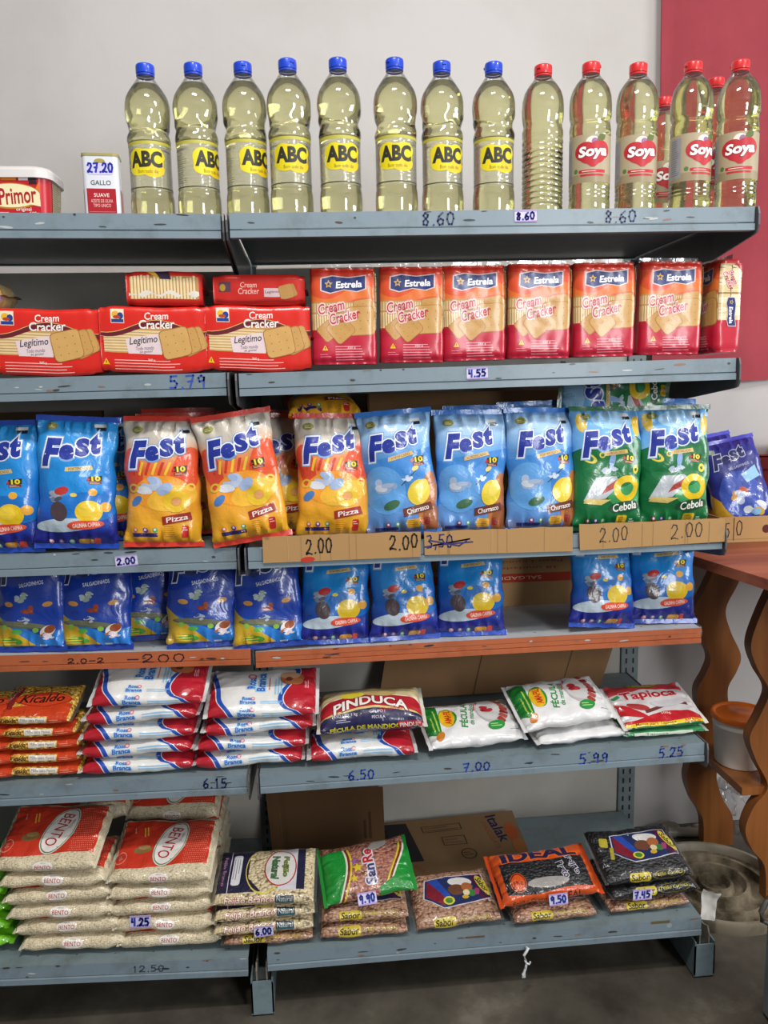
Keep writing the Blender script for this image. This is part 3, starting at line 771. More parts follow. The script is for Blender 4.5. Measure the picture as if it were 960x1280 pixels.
# cardboard behind the bags
def backsheet(name, label, u0, v0, u1, v1, Y, l, shapes, col, tilt=-4, cat='box', depth=.012):
    a = at(u0, v1, Y); b = at(u1, v0, Y); w = b[0]-a[0]; zb = sz(l, max(0.0, (a[0]+b[0])/2)); h = b[2]-zb
    m = MB(); m.prism([(-w/2, 0.001), (w/2, 0.001), (w/2, h), (-w/2, h)], 'xz', 0, depth, lin(col)); m.flat(shapes(w, h), (0, 0, 0), (1, 0, 0), (0, 0, 1), (0, -1, 0))
    return tag(m.build(name, M['card'], None, False, ((a[0]+b[0])/2, Y, zb), (math.radians(tilt), 0, 0)), label, cat)
backsheet('cardboard_box', 'flattened cardboard box standing behind the light blue snack bags', 463, 487, 702, 640, .30, 3, lambda w, h: RC(-w/2, 0, -w/2+.004, h, '6E5638'), 'A5825A', -3, depth=.03)
backsheet('cardboard_box', 'dark brown cardboard sheet behind the blue bags at the far left', -60, 513, 125, 640, .30, 3, lambda w, h: [], '5A4634', -3, depth=.02)
def salg(w, h):
    return RC(-w/2, h*.50, w/2, h*.68, 'B8402C')+T('SALGADINHO', w*.18, h*.59, w*.3, h*.07, 'E8C8A8', 180)+T('38 unidades de 60g cada', w*.1, h*.80, w*.62, h*.075, 'A5402C', 180)+T('Peso Liquido 1,8 Kg', w*.18, h*.93, w*.5, h*.07, 'A5402C', 180)
backsheet('cardboard_box', 'upside-down snack carton with a red stripe at the back of the orange shelf', 455, 695, 722, 770, .25, 4, salg, 'B0895E', -2, depth=.12)
# flattened boxes on the two lower shelves
def panel(name, label, quad, folds, col, shapes=None, cat='box', th=.006):
    """sheet of board through four world points a (lower left) b (lower right) c (upper right) d (upper left)"""
    a, b, c, d = (np.array(q, float) for q in quad); o = (a+b)/2
    us = np.linspace(0, 1, 30); vs = np.linspace(0, 1, 12); G = np.zeros((12, 30, 3))
    nrm = np.cross(b-a, d-a); nrm /= np.linalg.norm(nrm)
    if nrm[1] > 0: nrm = -nrm
    for i, v in enumerate(vs):
        for j, u in enumerate(us):
            p_ = (a*(1-u)+b*u)*(1-v)+(d*(1-u)+c*u)*v
            k = sum(.004*math.exp(-((u-f)/.012)**2) for f in folds)
            G[i, j] = p_-o-nrm*k+nrm*.003*noise.noise(Vector((u*3, v*3, len(label))))
    W_, H_ = np.linalg.norm(b-a), np.linalg.norm(d-a)
    mb = MB(); X = (us-.5)*W_; Yv = vs*H_
    S = shapes(W_, H_) if shapes else []
    for f in folds: S = RC((f-.5)*W_-.0015, 0, (f-.5)*W_+.0015, H_, '5E4A34')+S
    mb.surf(X, Yv, G, S, lin(col), want=tuple(nrm)); G2 = G-nrm*th; mb.surf(X, Yv, G2, [], lin(col), want=tuple(-nrm))
    for k1, k2 in (((0, slice(None)), 0), ((-1, slice(None)), 0), ((slice(None), 0), 0), ((slice(None), -1), 0)):
        ea, eb = G[k1], G2[k1]; base = len(mb.v); mb.v += [tuple(q) for q in ea]+[tuple(q) for q in eb]; n = len(ea)
        for i in range(n-1): mb.face([base+i, base+i+1, base+n+i+1, base+n+i], lin('7A6040'))
    return tag(mb.build(name, M['card'], None, True, tuple(o)), label, cat)
def onshelf(u, v, l, dz=.003):
    z = sz(l, .4)
    for _ in range(4): p_ = atz(u, v, z); z = sz(l, max(0, p_[0]))
    return np.array([p_[0], p_[1], z+dz])
z5 = sz(5, .5)
panel('cardboard_box', 'flattened brown cardboard box leaning behind the starch bags', [(.26, .30, z5+.006), (.80, .31, z5+.008), (.885, .385, z5+.165), (.30, .385, z5+.165)], [.42, .82], '8A6A4A')
panel('cardboard_box', 'dark brown cardboard box leaning behind the white bean packets', [(.0, .28, .152), (.265, .26, .152), (.272, .385, .262), (-.02, .385, .268)], [.1], '5E442C', lambda w, h: SH(LINES(-h*.2, h*.2, 0, 2, .012, .006, '46301E'), w*.33, h*.45, PI/2))
def ital(w, h):
    S = P([(-w*.5, h*.25), (-w*.5, h*.97), (-w*.33, h*.95), (-w*.30, h*.25)], '2E2A2C')
    S += T('Italak', w*.34, h*.70, h*.50, w*.085, '2B2A4E', -82, .02)+T('CHOCOLATE', w*.27, h*.60, h*.5, w*.035, '9A4A2E', -82)
    S += EL(w*.43, h*.62, w*.045, h*.16, 'B0562F')+EL(w*.45, h*.35, w*.05, h*.12, 'A86A3C')
    for (x, y, ww, hh) in ((-.08, .8, .3, .12), (-.02, .55, .18, .16)):
        S += RC(w*(x-ww/2), h*(y-hh/2), w*(x+ww/2), h*(y-hh/2)+.002, '4A3A2A')+RC(w*(x-ww/2), h*(y+hh/2)-.002, w*(x+ww/2), h*(y+hh/2), '4A3A2A')
        S += RC(w*(x-ww/2), h*(y-hh/2), w*(x-ww/2)+.002, h*(y+hh/2), '4A3A2A')+RC(w*(x+ww/2)-.002, h*(y-hh/2), w*(x+ww/2), h*(y+hh/2), '4A3A2A')
        S += LINES(w*(x-ww/2)+.006, w*(x+ww/2)-.004, h*(y+.02), 2, h*.05, .002, '5A4632')
    S += RING(w*.05, h*.30, w*.06, h*.09, .85, '4A3A2A')+LINES(w*.01, w*.09, h*.32, 2, h*.04, .002, '4A3A2A')
    S += T('PRODUTO', -w*.36, h*.12, w*.1, h*.05, '9A4A2E', -60)
    return S
qa = onshelf(505, 1100, 6, .006); qb = onshelf(668, 1085, 6, .006); qc = at(640, 1013, .385); qd = at(478, 1030, .385)
qb[1] = min(qb[1], .2); qa[1] = qb[1]-.01
panel('cardboard_box', 'flattened printed carton with a dark corner lying at the back of the lowest shelf', [qa, qb, qc, qd], [], '8A6C4C', ital)

# ------------------------------------------------------------------ price stickers and the hook
def sticker(u, v, Y, w, h, txt, label, tilt=0, rz=0, z_off=0.0):
    p_ = at(u, v, Y)
    m = MB(); m.quadbox(-w/2, w/2, -.0006, 0, -h/2, h/2, lin('D3CCE6'))
    m.flat(RC(-w/2, h*.38, w/2, h*.5, 'B39AD0')+RC(-w/2, -h*.5, w/2, -h*.38, 'B39AD0')+HAND(txt, -w*.42, -h*.3, w*.86, h*.6, h*.155, '2C3FA6', seed=len(label)), (0, -.0006, 0), (1, 0, 0), (0, 0, 1), (0, -1, 0))
    return tag(m.build('price_sticker', M['paper'], None, False, (p_[0], p_[1], p_[2]), (math.radians(tilt), math.radians(rz), 0)), label, 'price sticker', 'price stickers')
sticker(657, 270, LV[1][0]-.0006, .038, .019, '8.60', 'white price sticker 8.60 on the topmost shelf lip', rz=-1)
sticker(596.5, 466.5, LV[2][0]-.0006, .038, .020, '4.55', 'white price sticker 4.55 on the lip under the tall cracker packs', rz=-2)
sticker(158, 701, LV[3][0]-.0006, .039, .019, '2.00', 'white price sticker 2.00 on the lip under the orange bags', rz=-4)
p_ = at(656, 1188, LV[6][0]-.006)
m = MB(); m.tube([(0.004, .002, .004), (.006, -.003, .006), (.002, -.006, .002), (-.003, -.006, -.006), (-.001, -.006, -.016), (.002, -.006, -.026), (0, -.006, -.036), (-.003, -.006, -.046), (-.006, -.007, -.05)], .0028, lin('D9DCDD'), 8)
m.tube([(.001, -.006, -.024), (.008, -.006, -.027), (.010, -.006, -.022)], .0022, lin('D9DCDD'), 8); m.quadbox(-.007, 0, -.0075, -.005, -.056, -.046, lin('C4C8CA'))
tag(m.build('price_hook', M['plastic'], None, True, tuple(p_)), 'small white plastic hook hanging from the lowest shelf lip', 'hook')
# ================================================================== bottles on the top shelf
def lathe_mesh(prof, n=40): return MB().lathe(prof, (1, 1, 1), n)
def smoothp(pts, n=6): return spline(pts, n)
ABC_P = smoothp([(.0, .004), (.020, .002), (.030, .0), (.0350, .006), (.0368, .014), (.0372, .030), (.0366, .044), (.0352, .052)]+[(.0349-.0006*(k % 2), .056+k*.0032) for k in range(24)]+[(.0366, .137), (.0358, .144), (.0336, .152), (.0340, .158), (.0358, .167), (.0374, .178), (.0378, .188), (.0370, .199), (.0340, .210), (.0275, .221), (.0205, .231), (.0152, .239), (.0138, .243), (.0136, .248)], 4)
def ribbed(z, r): return r
SOYA_P = [(.0, .004), (.018, .002), (.028, 0), (.0335, .005), (.0362, .014)]
for k in range(3): SOYA_P += [(.0362, .028+k*.007), (.0350, .0315+k*.007), (.0362, .035+k*.007)]
SOYA_P += [(.0362, .052), (.0352, .055), (.0352, .136), (.0364, .140), (.0354, .143), (.0364, .147), (.0360, .153), (.0346, .160), (.0342, .164), (.0358, .169), (.0368, .172), (.0371, .188), (.0360, .204), (.0322, .217), (.0255, .228), (.0180, .237), (.0142, .243), (.0136, .248)]
RIB_P = [(.0, .004), (.018, .002), (.028, 0), (.0335, .005), (.0362, .014)]
for k in range(13): RIB_P += [(.0364, .018+k*.0094), (.0364, .0215+k*.0094), (.0350, .0245+k*.0094)]
RIB_P += [(.0362, .143), (.0362, .152), (.0344, .158), (.0342, .161), (.0358, .168), (.0368, .174), (.0371, .188), (.0360, .204), (.0322, .217), (.0255, .228), (.0180, .237), (.0142, .243), (.0136, .248)]
def wob(mb, amt, seed):
    """the hand-squeezed dents of a thin bottle"""
    out = []
    for x, y, z in mb.v:
        k = math.exp(-((z-.158)/.020)**2); a = math.atan2(y, x)
        d = 1+amt*k*math.sin(a*3+z*160+seed)+amt*.5*k*math.sin(a*5-z*240)
        out.append((x*d, y*d, z))
    mb.v = out; return mb
def inset(p, d, top):
    q = [(max(0, r-d), z+(.001 if z < .01 else 0)) for r, z in p if z <= top]
    rt = float(np.interp(top, [z for r, z in p[8:]], [r for r, z in p[8:]]))-d
    return q+[(rt, top), (rt*.5, top), (0.0, top)]
def label_mesh(R, z0, z1, shapes, half=2.2, film=True):
    X = np.linspace(-half*R, half*R, 60); Y = np.linspace(z0, z1, 16); G = np.zeros((16, 60, 3))
    for i, z in enumerate(Y):
        for j, t in enumerate(X): G[i, j] = (R*math.sin(t/R), -R*math.cos(t/R), z)
    mb = MB(); mb.surf(X, Y, G, shapes, (1, 1, 1), 0, 1, want=(0, -1, 0), eps=.0002)
    return mb
R1 = .0353
zc = .097
a_sh = RC(-.078, .1315, .078, .1330, '5A5418')+RC(-.078, .0560, .078, .0578, '3E3A14')+RC(-.078, .1262, .078, .1312, 'BDB548')
a_sh += EL(0, zc+.001, .031, .020, 'E6D210')+EL(-.014, zc+.008, .018, .015, 'E6D210')+EL(.016, zc+.010, .017, .013, 'E6D210')+EL(.012, zc-.011, .020, .013, 'E8C414')+EL(-.012, zc-.009, .019, .012, 'E6D210')
a_sh += T('ABC', 0, zc+.005, .056, .0265, '2A2A22', 0, .05)+T('Bom todo dia', .003, zc-.0145, .034, .0058, '5A5020', 0)
a_sh += LINES(-.066, -.042, .122, 18, .0034, .0008, '7C7C70', 4)
ABC_LABEL = label_mesh(R1, .054, .1345, a_sh).mesh('label', [M['labelfilm'], M['ink']])
zc = .104; R2 = .0357
s_sh = RC(-.079, .0555, .079, .1355, 'AFA083')+RC(-.079, .0555, .079, .070, '9A8B6C')+RC(-.064, .062, -.040, .130, '94949A')+LINES(-.062, -.042, .126, 17, .0036, .0008, '5C5C60', 4)
s_sh += EL(.0, zc+.018, .012, .010, 'E9E2D4')+EL(.004, zc+.019, .006, .006, '9A6A9A')+EL(.016, zc+.026, .009, .006, '5A6A2E', 40)+EL(-.020, zc+.012, .006, .004, '5A6A2E', -30)
s_sh += EL(-.012, zc+.003, .020, .016, 'BC1E2A')+EL(.013, zc+.005, .020, .016, 'BC1E2A')+EL(0, zc-.005, .023, .014, 'BC1E2A')+P([(-.022, zc-.008), (.022, zc-.008), (.004, zc-.023), (-.002, zc-.023)], 'BC1E2A')
s_sh += T('Soya', .001, zc+.001, .052, .023, 'FFFFFF', 3, .04, .15, [(.05, '8E1420')])
s_sh += RR(0, zc-.030, .048, .0055, 'BC1E2A')+RR(0, zc-.0365, .042, .0035, 'BC1E2A')+LINES(-.018, .018, zc-.030, 1, 1, .001, 'EFE6D8')+EL(-.030, zc-.028, .004, .004, '4E7A3A')
SOYA_LABEL = label_mesh(R2, .0555, .1355, s_sh).mesh('label', [M['labelfilm'], M['ink']])
BOT = {}
for k, p in (('abc', ABC_P), ('soya', SOYA_P), ('rib', RIB_P)):
    for w in range(3):
        sh = wob(MB().lathe(p, (1, 1, 1), 44), .035 if k == 'abc' else .006, w*2.1)
        oil = wob(MB().lathe(inset(p, .0007, .228 if k == 'abc' else .230), (1, 1, 1), 44), .035 if k == 'abc' else .006, w*2.1)
        BOT[k, w] = (sh.mesh('bottle', M['pet']), oil.mesh('oil', M['oil']))
def cap_mesh(col, dark):
    m = MB(); c = lin(col)
    m.lathe([(.0142, .2425), (.0152, .243), (.0152, .2455), (.0142, .246)], c, 30)
    pr = [(.0142, .2465), (.0152, .247), (.0155, .249), (.0155, .2585), (.0150, .261), (.0135, .262), (0, .262)]
    b = len(m.v); m.lathe(pr, c, 36)
    m.v[b:] = [(x*(1+.012*(i % 2)), y*(1+.012*(i % 2)), z) for i, (x, y, z) in enumerate(m.v[b:])]
    m.quadbox(-.0035, .0035, -.0172, -.014, .254, .257, c)
    m.lathe([(0, .2465), (.0142, .2465)], c, 30)
    return m.mesh('cap', M['cap'])
CAPB, CAPR = cap_mesh('1E46C8', '14309A'), cap_mesh('D42A2E', 'A01A20')
BH = .262
def bottle(kind, u, v, yaw, w, label, group):
    """stands where its cap top shows at u, v"""
    lo, hi = -.11, .38
    for _ in range(40):
        Y = (lo+hi)/2; p = at(u, v, Y)
        if p[2]-sz(1, p[0]) > BH: hi = Y
        else: lo = Y
    p = at(u, v, Y); z = sz(1, p[0])+.0004
    e = empty('oil_bottle', label, 'bottle', (p[0], Y, z), (0, 0, 0), group)
    r = (0, 0, math.radians(yaw)-math.atan2(p[0]-CAM[0], Y-CAM[1])-w*1.3)
    bt = put(BOT[kind, w][0], 'bottle', e, rot=(0, 0, w*1.3)); put(BOT[kind, w][1], 'oil', e, rot=(0, 0, w*1.3))
    put(CAPB if kind == 'abc' else CAPR, 'cap', e, rot=(0, 0, random.Random(u).uniform(0, 6)))
    if kind != 'rib': put(ABC_LABEL if kind == 'abc' else SOYA_LABEL, 'label', bt, rot=r)
ordn = ['first', 'second', 'third', 'fourth', 'fifth', 'sixth', 'seventh', 'eighth']
for i, (u, v, yaw) in enumerate([(181, 82, -13), (241, 81, 38), (303, 80, 32), (359, 76, 3), (422, 75, 6), (493, 75, 0), (552, 79, 16), (617, 80, 12)]):
    bottle('abc', u, v, yaw, i % 3, f'{ordn[i]} blue-capped oil bottle from the left on the top shelf, yellow label', 'blue-capped oil bottles on the top shelf')
RG = 'red-capped oil bottles on the top shelf'
bottle('rib', 679, 83, 0, 0, 'ribbed red-capped oil bottle without a label, beside the last blue-capped one', RG)
for i, (u, v, yaw, lb) in enumerate([(739, 80, 8, 'first red-capped oil bottle with a red heart label, right of the unlabelled one'), (798, 81, 16, 'second red-capped oil bottle with a red heart label, before the white wall'),
    (867, 79, 38, 'red-capped oil bottle turned so its red label wraps out of sight, before the red cloth'), (926, 77, 8, 'rightmost front oil bottle with red cap, at the shelf end before the red cloth'),
    (895, 99, 0, 'red-capped oil bottle half hidden behind the rightmost two'), (831, 123, 20, 'red-capped oil bottle farthest back, seen in the gap beside the red cloth')]):
    bottle('soya', u, v, yaw, i % 3, lb, RG)

# margarine tub and olive oil tin
def rbox(w, d, z0, z1, r, mb, col, grow=0.0, n=5):
    """rounded-rectangle wall, open top and bottom"""
    def loop(w, d, z):
        o = []
        for sx, sy, a0 in ((1, 1, 0), (-1, 1, 90), (-1, -1, 180), (1, -1, 270)):
            for i in range(n):
                a = math.radians(a0+90*i/(n-1)); o.append((sx*(w/2-r)+r*math.cos(a), sy*(d/2-r)+r*math.sin(a), z))
        return o
    b = len(mb.v); l0, l1 = loop(w, d, z0), loop(w+grow, d+grow, z1); k = len(l0); mb.v += l0+l1
    for i in range(k): mb.face([b+i, b+(i+1) % k, b+k+(i+1) % k, b+k+i], col)
    return b, k
ty = -.085
pr_, pl_ = at(66, 262, ty+.02), at(-46, 262, ty+.02); tw = (pr_[0]-pl_[0]); tc = (pr_[0]+pl_[0])/2
th_ = at(30, 214, ty)[2]-sz(1, tc); tdp = .10
e = empty('margarine_tub', 'red margarine tub with white lid at the left end of the top shelf', 'tub', (tc, ty+tdp/2, sz(1, tc)+.0005))
m = MB(); b, k = rbox(tw-.008, tdp-.012, 0, th_, .022, m, lin('C22430'), .008); m.face([b+i for i in range(k)][::-1], lin('C22430')); m.build('tub', M['plastic'], e)
m = MB(); X = np.linspace(-tw/2+.014, tw/2-.014, 24); Yg = np.linspace(.002, th_-.002, 10); G = np.zeros((10, 24, 3))
for i, yy in enumerate(Yg):
    for j, xx in enumerate(X): G[i, j] = (xx, -(tdp-.012)/2-.004*yy/th_-.0004, yy)
S = RC(-.032, th_*.80, -.008, th_*.99, 'E88A20')+P([(.018, th_*.55), (.034, th_*.92), (.040, th_*.98), (.040, th_*.62), (.030, th_*.55)], 'E87A24')
S += EL(-.018, th_*.46, .048, th_*.29, 'C07A20')+EL(-.018, th_*.47, .046, th_*.26, 'F0E6B8')+RR(.012, th_*.36, .05, .012, 'F0E6B8', -12)
S += T('Primor', -.008, th_*.47, .060, .026, 'B01E2A', 4, .02, .1)+T('original', .0, th_*.16, .024, .007, 'F4E4DC', 0, .01)+T('500g', .016, th_*.07, .014, .006, 'F4E4DC')
S += RC(-.004, th_*.80, .011, th_*.88, 'E8E4E0')+RC(.011, th_*.80, .024, th_*.88, '2A2426')+RC(.012, th_*.72, .024, th_*.79, '2A2426')+LINES(-.06, -.005, th_*.1, 2, .004, .001, 'E8B8B0')
S = SH(S, .030, 0)
m.surf(X, Yg, G, S, lin('BE202C'), want=(0, -1, 0)); m.build('front_label', M['film_flat'], e)
m = MB(); Ys = np.linspace(-(tdp-.012)/2+.022, (tdp-.012)/2-.022, 8); G = np.zeros((10, 8, 3))
for i, yy in enumerate(Yg):
    for j, q in enumerate(Ys): G[i, j] = ((tw-.008)/2+.004*yy/th_+.0005, q, yy)
m.surf(Ys, Yg, G, RC(-.022, th_*.05, .022, th_*.93, 'B7A77E')+LINES(-.02, .02, th_*.88, 16, .0036, .0012, '6E6048', 3), lin('C22430'), want=(1, 0, 0)); m.build('side_label', M['film_flat'], e)
m = MB(); rbox(tw+.008, tdp+.004, th_-.010, th_+.002, .026, m, lin('D8D4D2')); b, k = rbox(tw+.008, tdp+.004, th_+.002, th_+.008, .026, m, lin('D8D4D2'), -.01); m.face([b+k+i for i in range(k)], lin('D8D4D2')); b, k = rbox(tw-.004, tdp-.008, th_-.010, th_-.010, .024, m, lin('D8D4D2'), .012); m.build('lid', M['plastic'], e)
ty = -.07; a = at(105, 264, ty); b_ = at(150, 264, ty); gw = b_[0]-a[0]; gx = (a[0]+b_[0])/2; gh = at(125, 192, ty)[2]-sz(1, gx)
e = empty('olive_oil_tin', 'small white and red olive oil tin marked 27.20 beside the margarine tub', 'tin', (gx, ty+.02, sz(1, gx)+.0005), (0, 0, math.radians(4)))
m = MB(); b, k = rbox(gw, .042, .003, gh-.004, .008, m, lin('DADCE4')); m.face([b+k+i for i in range(k)], lin('C0BEB8'))
m.face([b+i for i in range(k)][::-1], lin('C0BEB8'))
S = RC(-gw/2+.006, .004, gw/2-.006, gh*.46, 'A8222E')+EL(0, gh*.87, .009, .005, 'A89A4A')+RR(0, gh*.76, gw*.72, .018, 'CFC8EC')
S += HAND('27.20', -gw*.34, gh*.71, gw*.72, .014, .0032, '2E3CB0', seed=3)+T('GALLO', 0, gh*.55, gw*.55, .0075, '3A4A44', 0, .01)
S += T('SUAVE', 0, gh*.36, gw*.42, .006, 'F0D8D4', 0, .01)+T('AZEITE DE OLIVA', 0, gh*.27, gw*.6, .0052, 'E8BEB8')+T('TIPO UNICO', 0, gh*.20, gw*.48, .0052, 'E8BEB8')+RC(-gw*.36, gh*.1, gw*.36, gh*.105, 'D08A84')
m.flat(S, (0, -.021, 0), (1, 0, 0), (0, 0, 1), (0, -1, 0)); m.flat(RC(-.013, .004, .013, gh*.46, 'A8222E'), (gw/2, 0, 0), (0, 1, 0), (0, 0, 1), (1, 0, 0)); m.flat(RC(-.013, .004, .013, gh*.46, 'A8222E'), (-gw/2, 0, 0), (0, -1, 0), (0, 0, 1), (-1, 0, 0)); m.build('can', M['tin'], e)
m = MB()
for z in (0, gh-.004):
    rbox(gw+.002, .044, z, z+.004, .009, m, lin('A59A5A')); b, k = rbox(gw+.002, .044, z+.004, z+.004, .009, m, lin('A59A5A'), -.004); b, k = rbox(gw-.002, .040, z, z, .009, m, lin('A59A5A'), .004)
m.build('rim', M['tin'], e)

# ================================================================== packets: artwork
def cracker(cx, cy, s, rot, col='C99A58', edge='A87238'):
    S = RR(cx, cy, s, s, edge, rot, .16)+RR(cx, cy, s*.95, s*.95, col, rot, .16)
    for i in range(3):
        for j in range(3):
            p = rot2(np.array([(i-1)*s*.27, (j-1)*s*.27]), math.radians(rot)); S += EL(cx+p[0], cy+p[1], s*.018, s*.018, '8A5A2A', 0, 6)
    return S
def warn(cx, cy, s): return P([(cx-s, cy-s*.8), (cx+s, cy-s*.8), (cx, cy+s)], 'F0C020')+RC(cx-s*.12, cy-s*.4, cx+s*.12, cy+s*.4, '3A2A10')
def legitimo(s):
    w, h = s.L/2, s.thin/2; r = '6A1A22'
    S = RC(-w+.012, -h*.42, w-.03, h*.38, 'C89A5A')
    for i in range(8): S += RC(-w+.012, -h*.36+i*h*.085, w-.06, -h*.36+i*h*.085+h*.052, 'E6CFA0')
    f = lambda x: h*(.42+.20*math.sin((x+.035)*38))
    S += BAND(-w+.002, w-.006, lambda x: f(x)-h*.14, f, 'E0C070', 22)+BAND(-w+.002, w-.006, lambda x: f(x)-h*.12-h*.06*math.sin((x+w)*14), lambda x: f(x)-h*.02, '6A1E2A', 22)+BAND(-w+.002, w-.006, f, lambda x: h*1.02, 'D8281E', 22)
    S += RC(-w+.002, -h*1.02, w-.006, -h*.40, 'D8281E')
    S += RC(-w+.026, h*.48, -w+.048, h*.90, 'E9D9C0')+RC(-w+.027, h*.50, -w+.047, h*.60, '24408A')+EL(-w+.034, h*.74, .006, h*.10, 'E0B030')+EL(-w+.042, h*.70, .005, h*.10, '24408A')+EL(-w+.036, h*.66, .006, h*.05, 'B84020')
    S += T('Cream', .006, h*.73, .040, .0120, 'F6EDE6', 2, .015, .1)+T('Cracker', .006, h*.48, .060, .0150, 'F6EDE6', 2, .02, .1)
    S += P([(-.048, h*.02), (.01, h*.22), (.012, -h*.42), (-.044, -h*.42)], 'E4CFD2')+T('Legítimo', -.018, -h*.03, .048, .015, '2A2A34', 8, .01, .3)+T('Todo mundo', -.016, -h*.24, .03, .006, '6A5A6A', 6, 0, .3)+T('se gosta!', -.014, -h*.35, .022, .005, '6A5A6A', 6, 0, .3)
    S += cracker(.066, -h*.06, .042, 20)+cracker(.054, -h*.07, .044, 14)+cracker(.036, -h*.08, .050, 10, 'D2A562')
    S += warn(-w+.014, -h*.70, .0058)+LINES(-w+.028, w-.03, -h*.62, 4, .005, .0012, 'F2C4BC', 3)+T('360 g', -.006, -h*.60, .012, .005, 'F6EDE6')
    return S
LEG = Packet('cracker_packet', .192, .055, .112, False, legitimo, lin('D22A20'), [M['film_flat']], 'C8221C', e=9, p=16, q=.5, wr=.0008, wf=30, seal=.006, pinch=0, endmin=.105, seed=3)
def leg_top(s):
    w, h = s.L/2, s.thin/2
    S = RC(-w+.012, -h*.62, w-.012, h*.70, 'B98A50')
    rr = random.Random(5)
    for i in range(20): S += RC(-w+.014+i*(2*w-.03)/20, -h*.60, -w+.014+i*(2*w-.03)/20+.0036, h*.66+rr.uniform(-.1, .1)*h, 'E9D4A4')
    S += P([(-.03, h), (-.012, h*.55), (-.004, h*.55), (-.018, h)], 'E0B040')+P([(-.016, h), (-.006, h*.5), (.012, h*.5), (.008, h)], '3A2440')+BAND(-w+.01, w-.012, lambda x: -h*.42+.003*math.sin(x*220), lambda x: -h*.26+.004*math.sin(x*160), 'DDD6CC', 26)
    return S
LEGTOP = Packet('cracker_packet', .138, .10, .058, False, leg_top, lin('CC2A22'), [M['film_flat']], 'C8221C', e=8, p=14, q=.5, wr=.001, wf=30, seal=.006, pinch=0, endmin=.052, seed=5)
def leg_dark(s):
    w, h = s.L/2, s.thin/2
    S = RC(-w+.016, -h*.1, -w+.036, h*.5, '5A3A4A')+EL(-w+.022, h*.15, .005, .006, 'B08A30')+T('Cream', -.018, h*.30, .028, .009, 'E2B4A8', 0, .01, .1)+T('Cracker', -.018, -h*.08, .036, .010, 'E2B4A8', 0, .01, .1)
    S += RC(.008, -h*.45, .038, h*.1, 'CDB2B4')+T('Legítimo', .022, -h*.15, .024, .006, '3A2A34', 3)+cracker(.052, -h*.1, .022, 20, 'B0834A')+cracker(.046, -h*.12, .024, 12, 'B98C50')+BAND(-w+.01, w-.01, lambda x: -h*.75+.002*math.sin(x*60), lambda x: -h*.62+.002*math.sin(x*60), 'A01C18')
    return S
LEGDARK = Packet('cracker_packet', .168, .10, .054, False, leg_dark, lin('C4261E'), [M['film_flat']], 'B8201A', e=8, p=14, q=.5, wr=.001, wf=30, seal=.006, pinch=0, endmin=.048, seed=6)
def estrela_flag(cx, cy, w, h, rot=0):
    q = lambda k: [(-w/2*k, -h*.40*k), (-w/2*k*.98, h*.38*k), (-w*.25*k, h*.54*k), (w*.1*k, h*.42*k), (w/2*k, h*.56*k), (w*.49*k, -h*.30*k), (w*.3*k, -h*.48*k), (0, -h*.36*k), (-w*.3*k, -h*.58*k)]
    S = P([(x*1.06, y*1.14) for x, y in q(1)], 'D9C6C0')+P(q(1), '22306E')+STAR(-w*.34, 0, h*.30, 'D8A838')+STAR(-w*.34, 0, h*.15, '22306E')+T('Estrela', w*.12, -h*.02, w*.60, h*.48, 'F2EEF2', 2, .03, .12)
    return SH(S, cx, cy, math.radians(rot))
